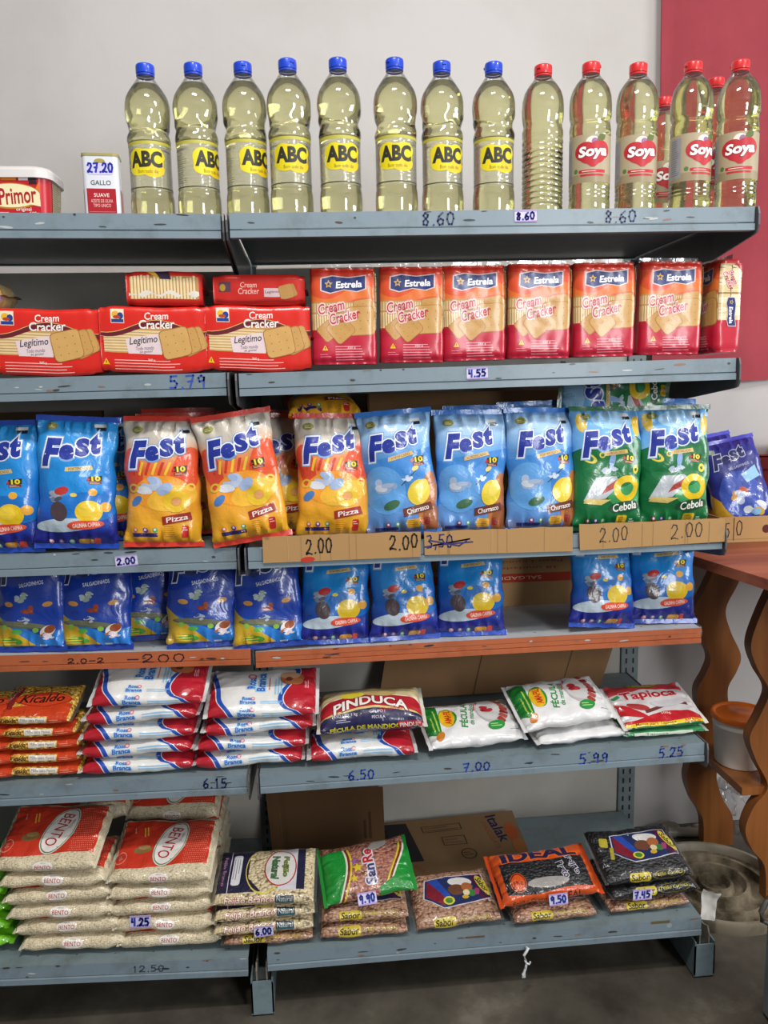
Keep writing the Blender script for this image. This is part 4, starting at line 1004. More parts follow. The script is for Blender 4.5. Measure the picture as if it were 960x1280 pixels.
def estrela(s):
    w, h = s.wide/2, s.L/2-s.seal; q = s.per/4
    S = RC(-w*1.2, h*.30, w*1.2, h*1.0, 'D9502A')+RC(-w*1.2, h*.82, w*1.2, h*1.0, 'C83424')+BAND(-w*1.2, w*1.2, lambda x: h*.28+.008*math.sin(x*40), lambda x: h*.5+.012*math.sin(x*50), 'E0722E', 16)
    S += RC(-w*1.2, -h*.34, w*1.2, h*.30, 'B88A52')
    for i in range(30): S += RC(-w*1.15+i*w*2.3/30, -h*.30, -w*1.15+i*w*2.3/30+w*.044, h*.05, 'E4CEA0')
    for i in range(30): S += RC(-w*1.15+i*w*2.3/30, h*.085, -w*1.15+i*w*2.3/30+w*.044, h*.27, 'DCC290')
    S += RC(-w*1.2, -h*1.0, w*1.2, -h*.28, 'BC1C36')+P([(-w, -h*.28), (-w*.1, -h*.44), (-w, -h*.46)], 'B0182E')
    S += cracker(w*.62, h*.13, .036, 8, 'C49552')+cracker(w*.50, -h*.10, .050, 2, 'C79A58')+cracker(-w*.52, -h*.30, .030, 40, 'C0904E')+cracker(-w*.12, -h*.27, .040, 40, 'C79856')
    S += estrela_flag(0, h*.66, w*1.36, h*.30)
    o = [(.10, 'E8C8C4'), (.03, 'F6E6E0')]
    S += T('Cream', -w*.40, h*.19, w*.82, .0175, 'C0283E', 12, .01, .22, o[:1])+T('Cracker', w*.02, h*.0, w*.98, .0180, 'C0283E', 12, .01, .22, o[:1])
    S += warn(-w*.62, -h*.66, .005)+LINES(-w*.78, -w*.42, -h*.79, 2, .004, .0009, 'E0909A')+LINES(-w*.3, w*.62, -h*.63, 6, .0045, .0012, 'E2A0A8', 5)+T('350 g', w*.2, -h*.66, .014, .005, 'F2DADA')
    # the narrow side shows the crackers through clear film
    S += RC(q-.022, -h*.30, q+.022, h*.92, 'C9AE7A')
    rr = random.Random(2)
    for i in range(26):
        for k in range(2): S += RR(q-.011+k*.022, -h*.27+i*h*1.16/26, .020, .0038, rr.choice(['E6D6AE', 'DCC594', 'EADDBA']), rr.uniform(-7, 7), .3, 3)
    S += RC(q-.022, h*.27, q+.022, h*.30, '8E6A3A')+RC(q-.022, -h, q+.022, -h*.30, 'C01C34')
    S += T('Cream', q+.003, h*.62, .026, .009, 'C0283E', -62, .01, .2, o[:1])+T('Cracker', q-.006, h*.55, .034, .009, 'C0283E', -62, .01, .2, o[:1])+P([(q+.006, h*.92), (q+.022, h*.9), (q+.022, h*.72)], 'C42430')
    S += estrela_flag(q+.002, -h*.12, .050, .016, -90)
    return S
EST = Packet('cracker_packet', .184, .112, .052, True, estrela, lin('C22A34'), [M['film_flat']], 'D8CFC8', seals=1, e=7, p=18, q=.5, wr=.0014, wf=26, seal=.010, pinch=0, endmin=.042, seed=8, seal_mat='wrap')
BIEGE = Packet('cracker_packet', .13, .08, .05, False, lambda s: EL(.04, .004, .02, .012, 'B8925A')+EL(.045, -.006, .015, .008, '8A6A8A')+EL(.05, .014, .012, .006, '9A7A3A'), lin('B09A6A'), [M['film']], 'A89462', e=4, p=6, wr=.002, seal=.008, pinch=0, seed=9)

def logo(cx, cy, w, rot=8, fill='26389A', o1='EDF2FA', o2='7FA8DC', e2=.10):
    out = [(e2*.75, o2), (.045, o1)] if o2 else [(.045, o1)]
    S = T('F', -.37*w, -.03*w, .32*w, .50*w, fill, -6, .06, .2, out)+T('e', -.12*w, -.05*w, .25*w, .27*w, fill, -2, .055, .1, out)+T('S', .15*w, .02*w, .25*w, .33*w, fill, -2, .07, .1, out)+T('t', .38*w, .07*w, .20*w, .38*w, fill, -4, .07, .12, out)
    # outlines first so that neighbouring letters do not cut each other
    k = len(out)+1; und = [S[i] for j in range(k-1) for i in range(j, len(S), k)]; top = [S[i] for i in range(k-1, len(S), k)]
    return SH(und+top, cx, cy, math.radians(rot))
def plus10(cx, cy, s, rot=4):
    S = P([(-.8*s, -.05*s), (-.55*s, .55*s), (.9*s, .62*s), (.82*s, -.1*s)], '2A2A20')+T('10', .2*s, .25*s, .95*s, .62*s, 'F2D820', 0, .04)+T('+', -.62*s, .18*s, .4*s, .4*s, 'D83020', 0, .05)+RC(-.6*s, -.45*s, .75*s, -.12*s, '7A1E1E')+LINES(-.5*s, .65*s, -.22*s, 2, .14*s, .05*s, 'E8C8A0')
    return SH(S, cx, cy, math.radians(rot))
def ribbon(cx, cy, w, h, txt, col, tc='F6EEE6', rot=6):
    return SH(P([(-w*.54, -h*.5), (-w*.5, h*.5), (w*.5, h*.5), (w*.54, -h*.5)], col)+T(txt, 0, 0, w*.78, h*.62, tc, 0, .015, .08), cx, cy, math.radians(rot))
def icons(y, cols, x0=-.04, dx=.015, r=.0048):
    S = []
    for i, c in enumerate(cols): S += EL(x0+i*dx, y, r, r, c, 0, 12)+EL(x0+i*dx, y+.001, r*.5, r*.5, 'E8E0E8', 0, 8)
    return S
def puff(cx, cy, s, cols, seed=1):
    """a loose splash of rounded blots"""
    rr = random.Random(seed); S = []
    for i in range(8):
        a = rr.uniform(0, 6.28); r = rr.uniform(.1, .8)*s
        S += EL(cx+r*math.cos(a), cy+r*.8*math.sin(a), s*rr.uniform(.25, .5), s*rr.uniform(.16, .34), rr.choice(cols), rr.uniform(-40, 40), 14)
    return S
def mixc(a, b, t): return tuple(x*(1-t)+y*t for x, y in zip(a, b))
def ramp(stops, amp=.02, fx=26, seed=0.0):
    """printed colour run along the bag, broken up so that it is not a straight band"""
    st = [(y, lin(c)) for y, c in stops]
    def f(X, Y):
        y = Y+amp*(noise.noise(Vector((X*fx, Y*fx*.7, seed)))*1.2)
        if y <= st[0][0]: return st[0][1]
        for (y0, c0), (y1, c1) in zip(st, st[1:]):
            if y <= y1: return mixc(c0, c1, (y-y0)/(y1-y0))
        return st[-1][1]
    return f
HB = .119
def top_marks(y=.092): return EL(-.046, y, .0105, .0065, '8C8A3C')+LINES(-.052, -.040, y+.001, 2, .003, .0012, 'D8D8B0')+RR(.040, y+.003, .022, .006, 'DCDCDC', 3)+RR(.042, y-.003, .018, .006, '23262C', 3)
def pizza(s):
    S = P([(-.02, .052), (.03, .112), (.062, .112), (.075, .02), (.05, -.01), (.01, .02)], 'CFC6BA') if 0 else []
    S = EL(.045, .018, .026, .045, 'E2542A', -18)+EL(-.05, .02, .018, .04, 'D84A2E', 12)+EL(0, -.02, .05, .03, 'EE9A2C', 4)+EL(.02, -.03, .045, .022, 'F0B83A', 12)+EL(-.02, -.085, .06, .02, 'E8A62A')
    for i in range(6): S += P([(-.05+i*.011, .012), (-.046+i*.012, .034), (-.041+i*.012, .034), (-.046+i*.011, .010)], ['C83A2A', 'F0C23A'][i % 2])
    S += puff(-.012, -.008, .030, ['9FB4D8', 'C4CEDC', 'B4C4DE', 'D8DCE4'], 4)+EL(-.045, -.035, .012, .007, '4A7AB8', 40)
    S += RING(-.05, -.012, .010, .008, .55, 'D8B83A', 10)+RING(.052, -.010, .009, .007, .5, 'F0C850')
    S += RING(.026, -.036, .022, .019, .42, 'EBC22E', 15)+EL(.026, -.036, .008, .007, 'E8A66A')
    S += top_marks()+logo(-.004, .056, .098)+plus10(.032, .018, .016)+ribbon(.027, -.066, .050, .015, 'Pizza', 'A03024', rot=10)
    S += RC(-.056, -.099, -.008, -.092, '2A2A6E')+icons(-.087, ['D86A3A', '7A3A8A', '5AA04A'], -.048, .018)+LINES(.004, .026, -.081, 6, .0035, .001, 'A86A1E', 3)+RR(.042, -.090, .013, .022, 'C42A2A')+LINES(.037, .047, -.083, 2, .004, .0014, 'F0D0C0')
    return S
PIZZA_RAMP = ramp([(-.12, 'D8A020'), (-.07, 'E8A82A'), (-.03, 'F0A038'), (.02, 'E86A30'), (.05, 'DDA070'), (.075, 'CEC5B8'), (.12, 'C8BEB0')], .012)
def churr(s):
    S = P([(-.075, .02), (.075, .045), (.075, -.03), (-.075, -.06)], '3F86D0')+EL(.0, .085, .05, .018, 'A9CCEE')+EL(-.03, -.03, .04, .045, '5E9EDC', 20)+EL(.05, -.05, .018, .05, 'B8703A', -12)+EL(.058, -.09, .02, .03, '9A5A30')
    S += puff(-.022, -.026, .026, ['8FA8CE', 'B4C2D4', 'A6B8D4', 'C4CCD8'], 7)+EL(-.018, -.058, .016, .008, '3E6A4A', 20)+RR(.018, -.010, .040, .0016, '3A3A44', 42)+EL(.030, .006, .007, .004, 'E8CE70', 30)+puff(.014, -.012, .010, ['BFD2EA', 'D0DCEA'], 3)
    S += EL(.034, -.038, .020, .024, 'E4C83A', -24)+EL(.040, -.030, .010, .016, 'EED860', -24)
    S += top_marks()+logo(-.004, .056, .094)+plus10(.036, .018, .016)+ribbon(.006, .030, .046, .0075, 'FORTIFICADO', 'D9B878', '8A6A3A', 12)+ribbon(.030, -.069, .054, .015, 'Churrasco', '6A3428', rot=10)
    S += RC(-.056, -.104, -.010, -.098, '26306E')+icons(-.094, ['8A3A6A', '5AA04A', '5AA0C0'], -.028, .018)+RR(.020, -.094, .026, .016, 'D8A030')+LINES(.010, .030, -.089, 4, .0035, .001, '8A5A1E')+RR(.046, -.092, .012, .014, '8A2A2A')
    return S
CH_RAMP = ramp([(-.12, '7A5A4A'), (-.09, '5A8ACA'), (-.03, '5C9ADA'), (.03, '5496DA'), (.07, '9CC4EA'), (.105, '8CB8E6'), (.12, '2F7ED0')], .008)
def cebola(s):
    S = P([(-.08, .030), (-.03, .045), (.02, .042), (.055, .060), (.085, .040), (.085, .13), (-.085, .13)], '6FAEE4')+EL(.01, .09, .045, .018, 'A4CEEE')+EL(-.056, .085, .010, .018, 'E8C040', 14)+EL(.060, .078, .010, .020, 'E8C040', -10)
    S += EL(.03, -.045, .04, .03, '3E9A5A')+EL(0, .0, .055, .04, '14703C')
    S += P([(-.055, -.062), (-.030, -.018), (.010, -.016), (.016, -.032), (-.012, -.058)], 'B8BEC4')+P([(-.055, -.066), (-.02, -.070), (.0, -.060), (-.05, -.058)], 'D8C070')+P([(-.02, -.05), (.016, -.034), (.012, -.022), (-.01, -.035)], 'A83A30')+puff(-.004, -.002, .015, ['B4C2D4', 'A0B4D0', 'C8CCD4'], 5)+EL(.002, .014, .006, .014, '86A4D4', -8)
    S += RING(-.042, .018, .015, .008, .6, 'E2CE4A', -25)+RING(-.018, .024, .006, .006, .55, 'D8C84A')+RING(.048, -.004, .007, .008, .4, 'E8D03A')+RING(.030, -.040, .026, .025, .5, 'E9C41E')
    S += top_marks(.097)+logo(-.004, .052, .098)+plus10(.034, .014, .015, -8)+ribbon(.008, .028, .044, .0075, 'FORTIFICADO', 'D9B878', '8A6A3A', 6)+EL(.030, -.074, .034, .011, '16482E', 6)+T('Cebola', .030, -.073, .050, .015, 'F2F0E6', 8, .015, .1)
    S += icons(-.100, ['8A3A3A', '5A3A8A', '5AB04A'], -.046, .017)+RR(.026, -.099, .024, .018, 'D8B020')+LINES(.016, .035, -.094, 4, .0035, .001, '7A5A1E')+LINES(.044, .056, -.098, 2, .004, .0015, 'DCE8DC')+RC(-.055, -.110, -.010, -.106, '26306E')
    return S
def galinha(s, lg=True):
    S = EL(.0, .03, .05, .05, '1E8AD8')+EL(.02, -.02, .055, .03, '1670C4')+EL(-.02, -.058, .05, .014, 'B8C8D4', 4)
    S += puff(-.034, .0, .018, ['6E7E98', '9AA4B4', '4A4A5A', 'B4BCC8'], 8)+EL(-.028, -.030, .014, .020, '4A3A40', 10)+EL(-.024, .012, .012, .008, 'B8302C', 20)
    S += EL(.022, -.030, .023, .023, 'EBC422')+EL(.018, -.026, .014, .014, 'F2D040')+EL(.028, .010, .0075, .0075, 'E8A838')+EL(.050, -.020, .010, .010, 'E8A838')+EL(-.004, .004, .006, .004, 'E2C84A')
    S += SH(EL(0, 0, .030, .009, 'E2583A')+EL(-.012, .001, .020, .009, 'D84A32')+T('GALINHA CAIPIRA', 0, 0, .046, .0085, 'F6E0D4', 0, .015), .018, -.057, math.radians(6))
    S += icons(-.092, ['E89A9A', '9A7AB8', '7AC08A'], -.046, .019)+RR(.018, -.094, .026, .016, 'E0A030')+RR(.038, -.092, .012, .016, 'C8402A')
    S += plus10(.030, .034, .016)+ribbon(.004, .058, .044, .0085, 'FORTIFICADO', 'D9C088', '7A5A2A', 6)
    S = [(np.stack([t[..., 0], t[..., 1]*.86-.026], -1), c) for t, c in S]
    if lg: S += top_marks(.098)+logo(-.006, .058, .100, 5)
    return S
GA_RAMP = ramp([(-.12, '1A1F78'), (-.085, '1E2A8C'), (-.05, '1C58B8'), (0, '1B7ED2'), (.06, '2A92DC'), (.11, '2E94DC'), (.12, '1A3AA0')], .008)
def skate(s):
    S = P([(-.09, -.12), (.03, -.12), (-.02, -.070), (-.055, -.030), (-.09, .02)], 'C8A428')+P([(.03, -.12), (.09, -.12), (.09, -.055), (.02, -.075), (-.055, -.030), (-.02, -.070)], '2A7CD0')
    S += EL(-.03, -.09, .02, .008, '4A9A3A', -10)+EL(-.02, -.068, .010, .006, '58B04A')+LINES(-.055, -.02, -.085, 3, .006, .0026, 'E8C840')+LINES(-.055, .0, -.104, 3, .004, .0018, '4A7A2A')
    S += SH(EL(0, 0, .052, .0085, '5A6A5A')+EL(0, .002, .048, .006, '7A7A5E')+EL(-.034, -.009, .006, .006, '8AC04A')+EL(.024, -.009, .006, .006, '8AC04A'), -.008, -.052, math.radians(-8))
    S += puff(-.006, -.038, .015, ['D8DCE8', '3A5AB0', 'C4CCDC'], 4)+puff(.004, -.014, .014, ['A8442A', 'C05A34', '8A3A24'], 6)+puff(-.010, .016, .015, ['B8C4C4', '9AB0A0', 'C8CCD0'], 3)+EL(.038, .0, .010, .006, 'D89A4A', 20)+EL(-.036, .0, .010, .006, 'D89A4A', -20)
    S += EL(.038, -.066, .017, .012, 'F2E8E0', 40)+EL(.042, -.062, .012, .009, 'A0502A', 40)+RR(.028, -.076, .014, .005, 'B86A3A', 40)+puff(.040, -.080, .012, ['E8DCE0', 'D8C8D4'], 2)
    S = [(np.stack([t[..., 0], t[..., 1]*.76-.029], -1), c) for t, c in S]
    S += T('SALGADINHOS', .006, .009, .050, .0075, 'E6EAF4', 8, .01)+logo(-.010, .039, .094, 6, '1C2A5E', 'DDE3EE', None)+LINES(.02, .045, -.106, 1, 1, .003, 'CFE0F4')
    return S
SK_RAMP = ramp([(-.12, '1E4AB0'), (-.05, '1C46B4'), (.03, '163694'), (.12, '142C78')], .01)
def purple(s):
    S = P([(-.09, -.12), (-.01, -.12), (-.04, -.05), (-.09, .01)], 'D8A428')+EL(0, -.03, .05, .06, '3A56B8')+puff(.0, -.035, .030, ['B8C4E0', 'C85A34', 'D8DCE8', '3A8AC0', 'D8A040', '7A4AA0'], 11)+puff(.02, -.07, .028, ['4A9A5A', 'D8DCE8', '2A4AA0', '88B8E0', 'C8A030'], 12)
    S += P([(.012, .018), (.05, .036), (.058, .008), (.02, -.004)], '9ACCEC')+T('SALGADINHOS', .012, .040, .050, .006, 'D8DCF0', 8)+logo(-.004, .066, .080, 8, '2A3070', 'D8DEEE', None)+RR(-.042, .088, .020, .012, '9AB0A0', -8)
    return S
PU_RAMP = ramp([(-.12, '2C3C9A'), (.03, '2C3488'), (.10, '32309A'), (.12, '3C3AB4')], .01)
KW = dict(e=2.2, p=3.2, q=.55, wr=.0066, wf=17, pinch=.22, bend=.011, seal=.010, nL=46, nT=76)
def bagkind(art, base, seal, seeds, seal_bottom=None):
    return [Packet('snack_bag', .238, .131, .054, True, art, base, [M['film']], seal, seed=sd, seal_cols={1: seal, -1: seal_bottom or seal}, **KW) for sd in seeds]
PZ = bagkind(pizza, PIZZA_RAMP, 'CE3A28', (11, 12, 13)); CH = bagkind(churr, CH_RAMP, '2A72C4', (14, 15)); CE = bagkind(cebola, lin('0F6A38'), '1A5A36', (17, 18))
GA = bagkind(galinha, GA_RAMP, '1E48B0', (20, 21)); SK = bagkind(skate, SK_RAMP, '1E3A94', (23, 24)); PU = bagkind(purple, PU_RAMP, '4A48C8', (26,))
def stand(kind, u, v, Y, l, label, group, tilt=-6, roll=0, yaw=0, lift=0.0, cat='snack bag'):
    """upright bag with its foot seen at u, v on the plane y = Y; tilt < 0 leans back"""
    p = at(u, v, Y)
    z = (sz(l, p[0]) if l else TZ)+.0006+lift+abs(math.sin(math.radians(roll)))*kind.wide*.55
    return kind.place(label, cat, (p[0], Y, z), (tilt, roll, yaw), group)
# standing lean is about the x axis: negative tips the top away from the viewer
G3 = 'snack bags on the third shelf'
y3 = LV[3][0]
stand(GA[0], 8, 694, y3+0.015, 3, 'blue snack bag cut by the left edge of the photo, third shelf', G3, -8, 0, -6)
stand(GA[1], 97, 692, y3+0.006, 3, 'whole blue snack bag with yellow ball, left of the orange bags', G3, -7, 4, 8)
stand(GA[0], 136, 684, y3+.10, 3, 'blue snack bag half hidden behind the whole blue one on the third shelf', G3, -8, 0, 10)
stand(PZ[0], 206, 690, y3+0.012, 3, 'leftmost orange snack bag, standing straight beside the blue bags', G3, -7, 1.5, -3)
stand(PZ[1], 318, 692, y3+0.000, 3, 'orange snack bag tipped to the left, hanging over the joint between the bays', G3, -6, -8, 2)
stand(PZ[2], 417, 676, y3+0.025, 3, 'orange snack bag standing straight beside the light blue bags', G3, -7, 1, 0)
stand(PZ[2], 352, 676, y3+.105, 3, 'orange snack bag hidden behind the tipped one', G3, -8, 2, 4)
stand(PZ[0], 226, 676, y3+.12, 3, 'orange snack bag behind the leftmost orange one', G3, -5, 0, 6, .004)
stand(PZ[1], 232, 674, y3+.185, 3, 'orange snack bag farthest back behind the leftmost orange one, only its top showing', G3, -2, 0, 4, .012)
stand(PZ[0], 322, 676, y3+.170, 3, 'orange snack bag farthest back behind the tipped one', G3, -2, 0, -2, .006)
stand(CH[0], 505, 668, y3+0.016, 3, 'leftmost light blue snack bag, beside the orange bags', G3, -7, -4, -4)
stand(CH[1], 589, 664, y3+0.020, 3, 'middle light blue snack bag of the front three', G3, -7, 1, 2)
stand(CH[0], 677, 660, y3+0.022, 3, 'rightmost light blue snack bag, beside the green bags', G3, -7, 1, 4)
stand(CH[1], 600, 655, y3+.125, 3, 'light blue snack bag behind the middle one, only its top showing', G3, -3, 0, 0, .006)
stand(CH[1], 668, 650, y3+.135, 3, 'light blue snack bag behind the rightmost light blue one', G3, -3, -1, 0, .010)
stand(CE[0], 758, 656, y3+0.020, 3, 'left of the two green snack bags in front', G3, -7, 1, 4)
stand(CE[1], 843, 652, y3+0.022, 3, 'right of the two green snack bags in front, at the shelf end', G3, -7, 0, -4)
stand(CH[0], 768, 648, y3+.130, 3, 'light blue snack bag behind the left green one', G3, -3, 0, 0, .006)
stand(CH[1], 822, 644, y3+.120, 3, 'light blue snack bag behind the right green one', G3, -4, 2, 0, .008)
def lay_on(kind, u, v, Y, label, rot, group=G3):
    p = at(u, v, Y); return kind.place(label, 'snack bag', tuple(p), rot, group)
lay_on(PZ[2], 409, 521, .0, 'orange snack bag lying end-on on top of the standing orange one', (-80, 0, 6))
lay_on(CE[0], 836, 504, .09, 'dark green snack bag lying crosswise on top of the green bags', (0, -86, 4))
G4 = 'snack bags on the orange shelf'
y4 = LV[4][0]
S4 = dict(tilt=-16)
for i, (u, v, k, Y, yaw, roll, lb) in enumerate([(38, 815, 0, .032, -6, 0, 'dark blue snack bag with yellow corner, at the left edge on the orange shelf'), (120, 813, 1, .030, -2, 0, 'second dark blue snack bag with yellow corner on the orange shelf'),
    (190, 806, 0, .085, 6, 0, 'third dark blue snack bag with yellow corner, set back on the orange shelf'), (256, 811, 1, .030, 2, 0, 'fourth dark blue snack bag with yellow corner, left of the bay joint'), (339, 812, 0, .022, 0, -3, 'dark blue snack bag with yellow corner, right of the bay joint')]):
    stand(SK[k], u, v, Y, 4, lb, G4, -17, roll, yaw)
for i, (u, v, k, Y, yaw, roll, lb) in enumerate([(421, 807, 0, .030, 5, 2, 'bright blue snack bag with yellow ball, left of the three beside the bay joint'), (507, 804, 1, .034, 6, 1, 'bright blue snack bag with yellow ball, middle of the three on the orange shelf'),
    (590, 797, 0, .042, -3, 0, 'bright blue snack bag with yellow ball, right of the three beside the carton'), (752, 790, 1, .030, 5, 5, 'bright blue snack bag with yellow ball, right of the carton'), (829, 779, 0, .052, -4, 1, 'bright blue snack bag with yellow ball, at the right end of the orange shelf')]):
    stand(GA[k], u, v, Y, 4, lb, G4, -15, roll, yaw)
# bags and tray on the wooden table
tyf = .30; q0, q1 = at(898, 676, tyf), at(1010, 676, tyf); hh = at(930, 646, tyf)[2]-TZ
e = empty('cardboard_tray', 'cardboard tray of dark blue snack bags on the wooden table', 'box', ((q0[0]+q1[0])/2+.10, tyf, TZ+.0005))
w_ = q1[0]-q0[0]+.2
def trayart(): return HAND('5', -w_/2+.014, hh*.22, .016, hh*.56, .0022, '3A3330', seed=1)+STROKE([(-w_/2+.037, hh*.95), (-w_/2+.037, hh*.1)], .0025, '6A4A30')+HAND('0', -w_/2+.042, hh*.24, .020, hh*.58, .0025, '3A3330', seed=2)+RC(-w_/2, hh*.12, w_/2, hh*.135, '8A6A42')+EL(-w_/2+.118, hh*.5, .010, .010, '5A2A2A')
m = MB(); m.quadbox(-w_/2, w_/2, 0, .004, 0, hh, KRAFT); m.flat(trayart(), (0, 0, 0), (1, 0, 0), (0, 0, 1), (0, -1, 0)); m.build('front_flap', M['card'], e, False)
m = MB(); m.quadbox(-w_/2, w_/2, .004, .165, 0, .003, KRAFT); m.quadbox(-w_/2, -w_/2+.004, .004, .165, .003, hh, KRAFT); m.quadbox(w_/2-.004, w_/2, .004, .165, .003, hh, KRAFT); m.quadbox(-w_/2, w_/2, .161, .165, .003, hh, KRAFT); m.build('carton', M['card'], e, False)
GT = 'snack bags in the tray on the table'
stand(PU[0], 936, 668, tyf+.036, 0, 'dark blue snack bag in front in the table tray, tipped to the left', GT, -18, -12, -10, .004)
stand(PU[0], 905, 660, tyf+.132, 0, 'dark blue snack bag behind the green ones, at the left of the table tray', GT, -10, -10, 4, .004)
stand(PU[0], 1004, 664, tyf+.06, 0, 'dark blue snack bag at the right edge of the photo in the table tray', GT, -14, 2, 0, .004)
c_ = at(950, 562, .508)
m = MB(); rbox(.13, .07, 0, .10, .006, m, lin('B8413C')); b, k = rbox(.13, .07, .10, .10, .006, m, lin('B8413C')); m.face([b+k+i for i in range(k)], lin('B8413C')); rbox(.138, .078, .085, .102, .006, m, lin('C24A44')); m.face([b+i for i in range(k)][::-1], lin('B8413C')); m.quadbox(.01, .07, -.02, .03, .1, .118, lin('C24A44'))
rz_ = c_[2]-.10
m.v = [(x, y, z*( (c_[2]-TZ+.012)/.118)) for x, y, z in m.v]
tag(m.build('red_carton', M['paper'], None, True, (c_[0]+.045, .508, TZ+.0006)), 'red carton behind the dark blue bags on the wooden table', 'box')

# crackers on the second shelf
G2_ = 'cracker packets on the second shelf'; y2 = LV[2][0]
def setp(kind, u, Y, l, label, group, rot=(0, 0, 0), lift=0.0, cat='cracker packet', vref=None):
    p = at(u, vref or 468, Y); z = sz(l, p[0])+.0006+lift
    return kind.place(label, cat, (p[0], Y, z), rot, group)
for u, lb in ((66, 'leftmost red cracker packet with stacked crackers printed, at the left edge'), (199, 'middle one of the three long red cracker packets, under the end-on packet'), (326, 'rightmost long red cracker packet, beside the tall packets')):
    setp(LEG, u, y2+.034, 2, lb, G2_)
hL = .1125
setp(LEGTOP, 216, y2+.055, 2, 'short red cracker packet showing its cracker stack, on top of the middle long one', G2_, (0, 0, 3), hL)
setp(LEGDARK, 331, y2+.058, 2, 'darker red cracker packet lying on top of the rightmost long one', G2_, (0, 0, -1), hL)
setp(BIEGE, -22, y2+.052, 2, 'beige biscuit packet on top of the leftmost red packet', G2_, (0, 0, 0), hL)
for i, (u, v) in enumerate([(431, 462), (514, 458), (591, 455), (670, 452), (750, 449), (831, 446)]):
    setp(EST, u, y2+.034+.001*(i % 3), 2, ['first', 'second', 'third', 'fourth', 'fifth', 'sixth'][i]+' tall red and orange cracker packet from the left on the second shelf', G2_, (0, [0, .6, -.5, .4, -.3, .5][i], [1, -1.5, 1, 0, 1.5, -1][i]), .0, vref=v)
setp(EST, 889, y2+.062, 2, 'tall cracker packet turned side-on at the right end of the second shelf', G2_, (0, 0, -86), 0, vref=440)

# ================================================================== flour, starch, grain: lying packets
def rosa(s):
    q = s.per/4; h = s.per/2; L = s.L/2; red, blue = 'B3202E', '2350B0'
    fl = lambda y: -.078+.030*math.tanh(-(y-.012)*45)*.9+.012*math.sin(y*30)
    fr = lambda y: .074-.016*math.tanh((y-.008)*50)+.018*math.sin((y-q)*38)*(1 if y > .01 else .3)
    S = VBAND(-h, h, lambda y: -L, lambda y: fl(y), red, 40)+VBAND(-h, h, lambda y: fl(y), lambda y: fl(y)+.002, 'E8E6E8', 40)+VBAND(-h, h, lambda y: fl(y)+.002, lambda y: fl(y)+.011, blue, 40)
    S += VBAND(-h, h, lambda y: fr(y), lambda y: L, red, 40)+VBAND(-h, h, lambda y: fr(y)-.002, lambda y: fr(y), 'E8E6E8', 40)+VBAND(-h, h, lambda y: fr(y)-.011, lambda y: fr(y)-.002, blue, 40)
    o = [(.10, '9CCDF0'), (.06, 'CFE4F6')]
    def name(cx, cy, w, h_, rot): return SH(T('Rosa', -.06*w, h_*.26, w*.62, h_*.44, '3A5CB4', 0, .03, 0, o[:1])+EL(w*.32, h_*.26, h_*.24, h_*.24, 'C86A7A')+EL(w*.32, h_*.26, h_*.15, h_*.15, 'E8C4C8')+T('Branca', 0, -h_*.26, w, h_*.46, '3A5CB4', 0, .03, 0, o[:1]), cx, cy, math.radians(rot))
    S += name(-.028, .007, .034, .018, 0)+RC(-.036, -.010, -.016, -.0085, 'C06070')+SH(LINES(-.03, .03, .002, 2, .005, .0022, '8FC4E8', 2), .032, .003)+RC(.034, -.013, .060, -.012, '9A9A9A')
    S += name(-.012, q+.010, .052, .036, 90)+SH(LINES(-.02, .03, 0, 1, 1, .0022, 'C86A78'), .014, q+.008, PI/2)+SH(LINES(-.03, .03, .004, 3, .006, .0032, '8FC4E8', 3), .030, q+.006, PI/2)
    S += EL(.058, q+.018, .024, .018, 'B0663E')+EL(.054, q+.027, .020, .010, 'D0A07A')+EL(.062, q+.010, .018, .010, 'C47A4A')+EL(.052, q+.016, .007, .006, '7A3E28')
    S += name(-.026, q-.038, .030, .016, 0)+SH(LINES(-.03, .03, .0, 2, .004, .0018, '8FC4E8', 4), .028, q-.040)+SH(LINES(-.012, .014, .0, 3, .003, .0012, 'E8B8C0', 4), .084, q+.004, PI/2)
    return S
ROSA = [Packet('flour_bag', .225, .125, .0335, False, rosa, lin('E2E1DE'), [M['starch']], 'D8D8D8', e=2.7, p=7, q=.5, wr=.0028, wf=24, seal=.008, pinch=.25, seed=sd, bend=.006) for sd in (31, 32)]
def kica(s):
    q = s.per/4; L = s.L/2; h = s.per/2
    S = RC(.026, -h*.2, L-.012, .012, 'C8401E')+P([(-L+.01, .012), (L-.012, .012), (L-.012, q-.012), (-L+.01, q-.026)], 'C8401E')+P([(-L+.012, q-.03), (-L+.012, q+.03), (-L+.035, q+.04), (-L+.028, q-.03)], '8A2420')
    S += EL(.006, q-.002, .054, .021, 'B03018')+EL(.006, q-.001, .051, .019, 'CE4420')+T('Kicaldo', .004, q, .082, .024, '2A1814', 4, .02, .25)
    S += RC(-.026, -.0022, .024, .0088, 'E0D8CC')+T('Milho para Pipoca', -.001, .0033, .044, .0062, '4A3A30')+T('Kicaldo', -.046, .003, .030, .009, '2A1814', 2, .02, .25)+LINES(.03, .055, .003, 2, .004, .001, 'E8A080')
    S += T('Kicaldo', -.058, q+.015, .045, .012, 'D8A090', 70, .01, .2)
    return S
KICA = [Packet('popcorn_packet', .150, .105, .0265, False, kica, (1, 1, 1), [M['corn'], M['grainprint']], 'D8C8B0', e=2.8, p=6, q=.5, wr=.002, wf=28, seal=.007, pinch=.2, seed=sd, seal_mat='wrap') for sd in (41,)]
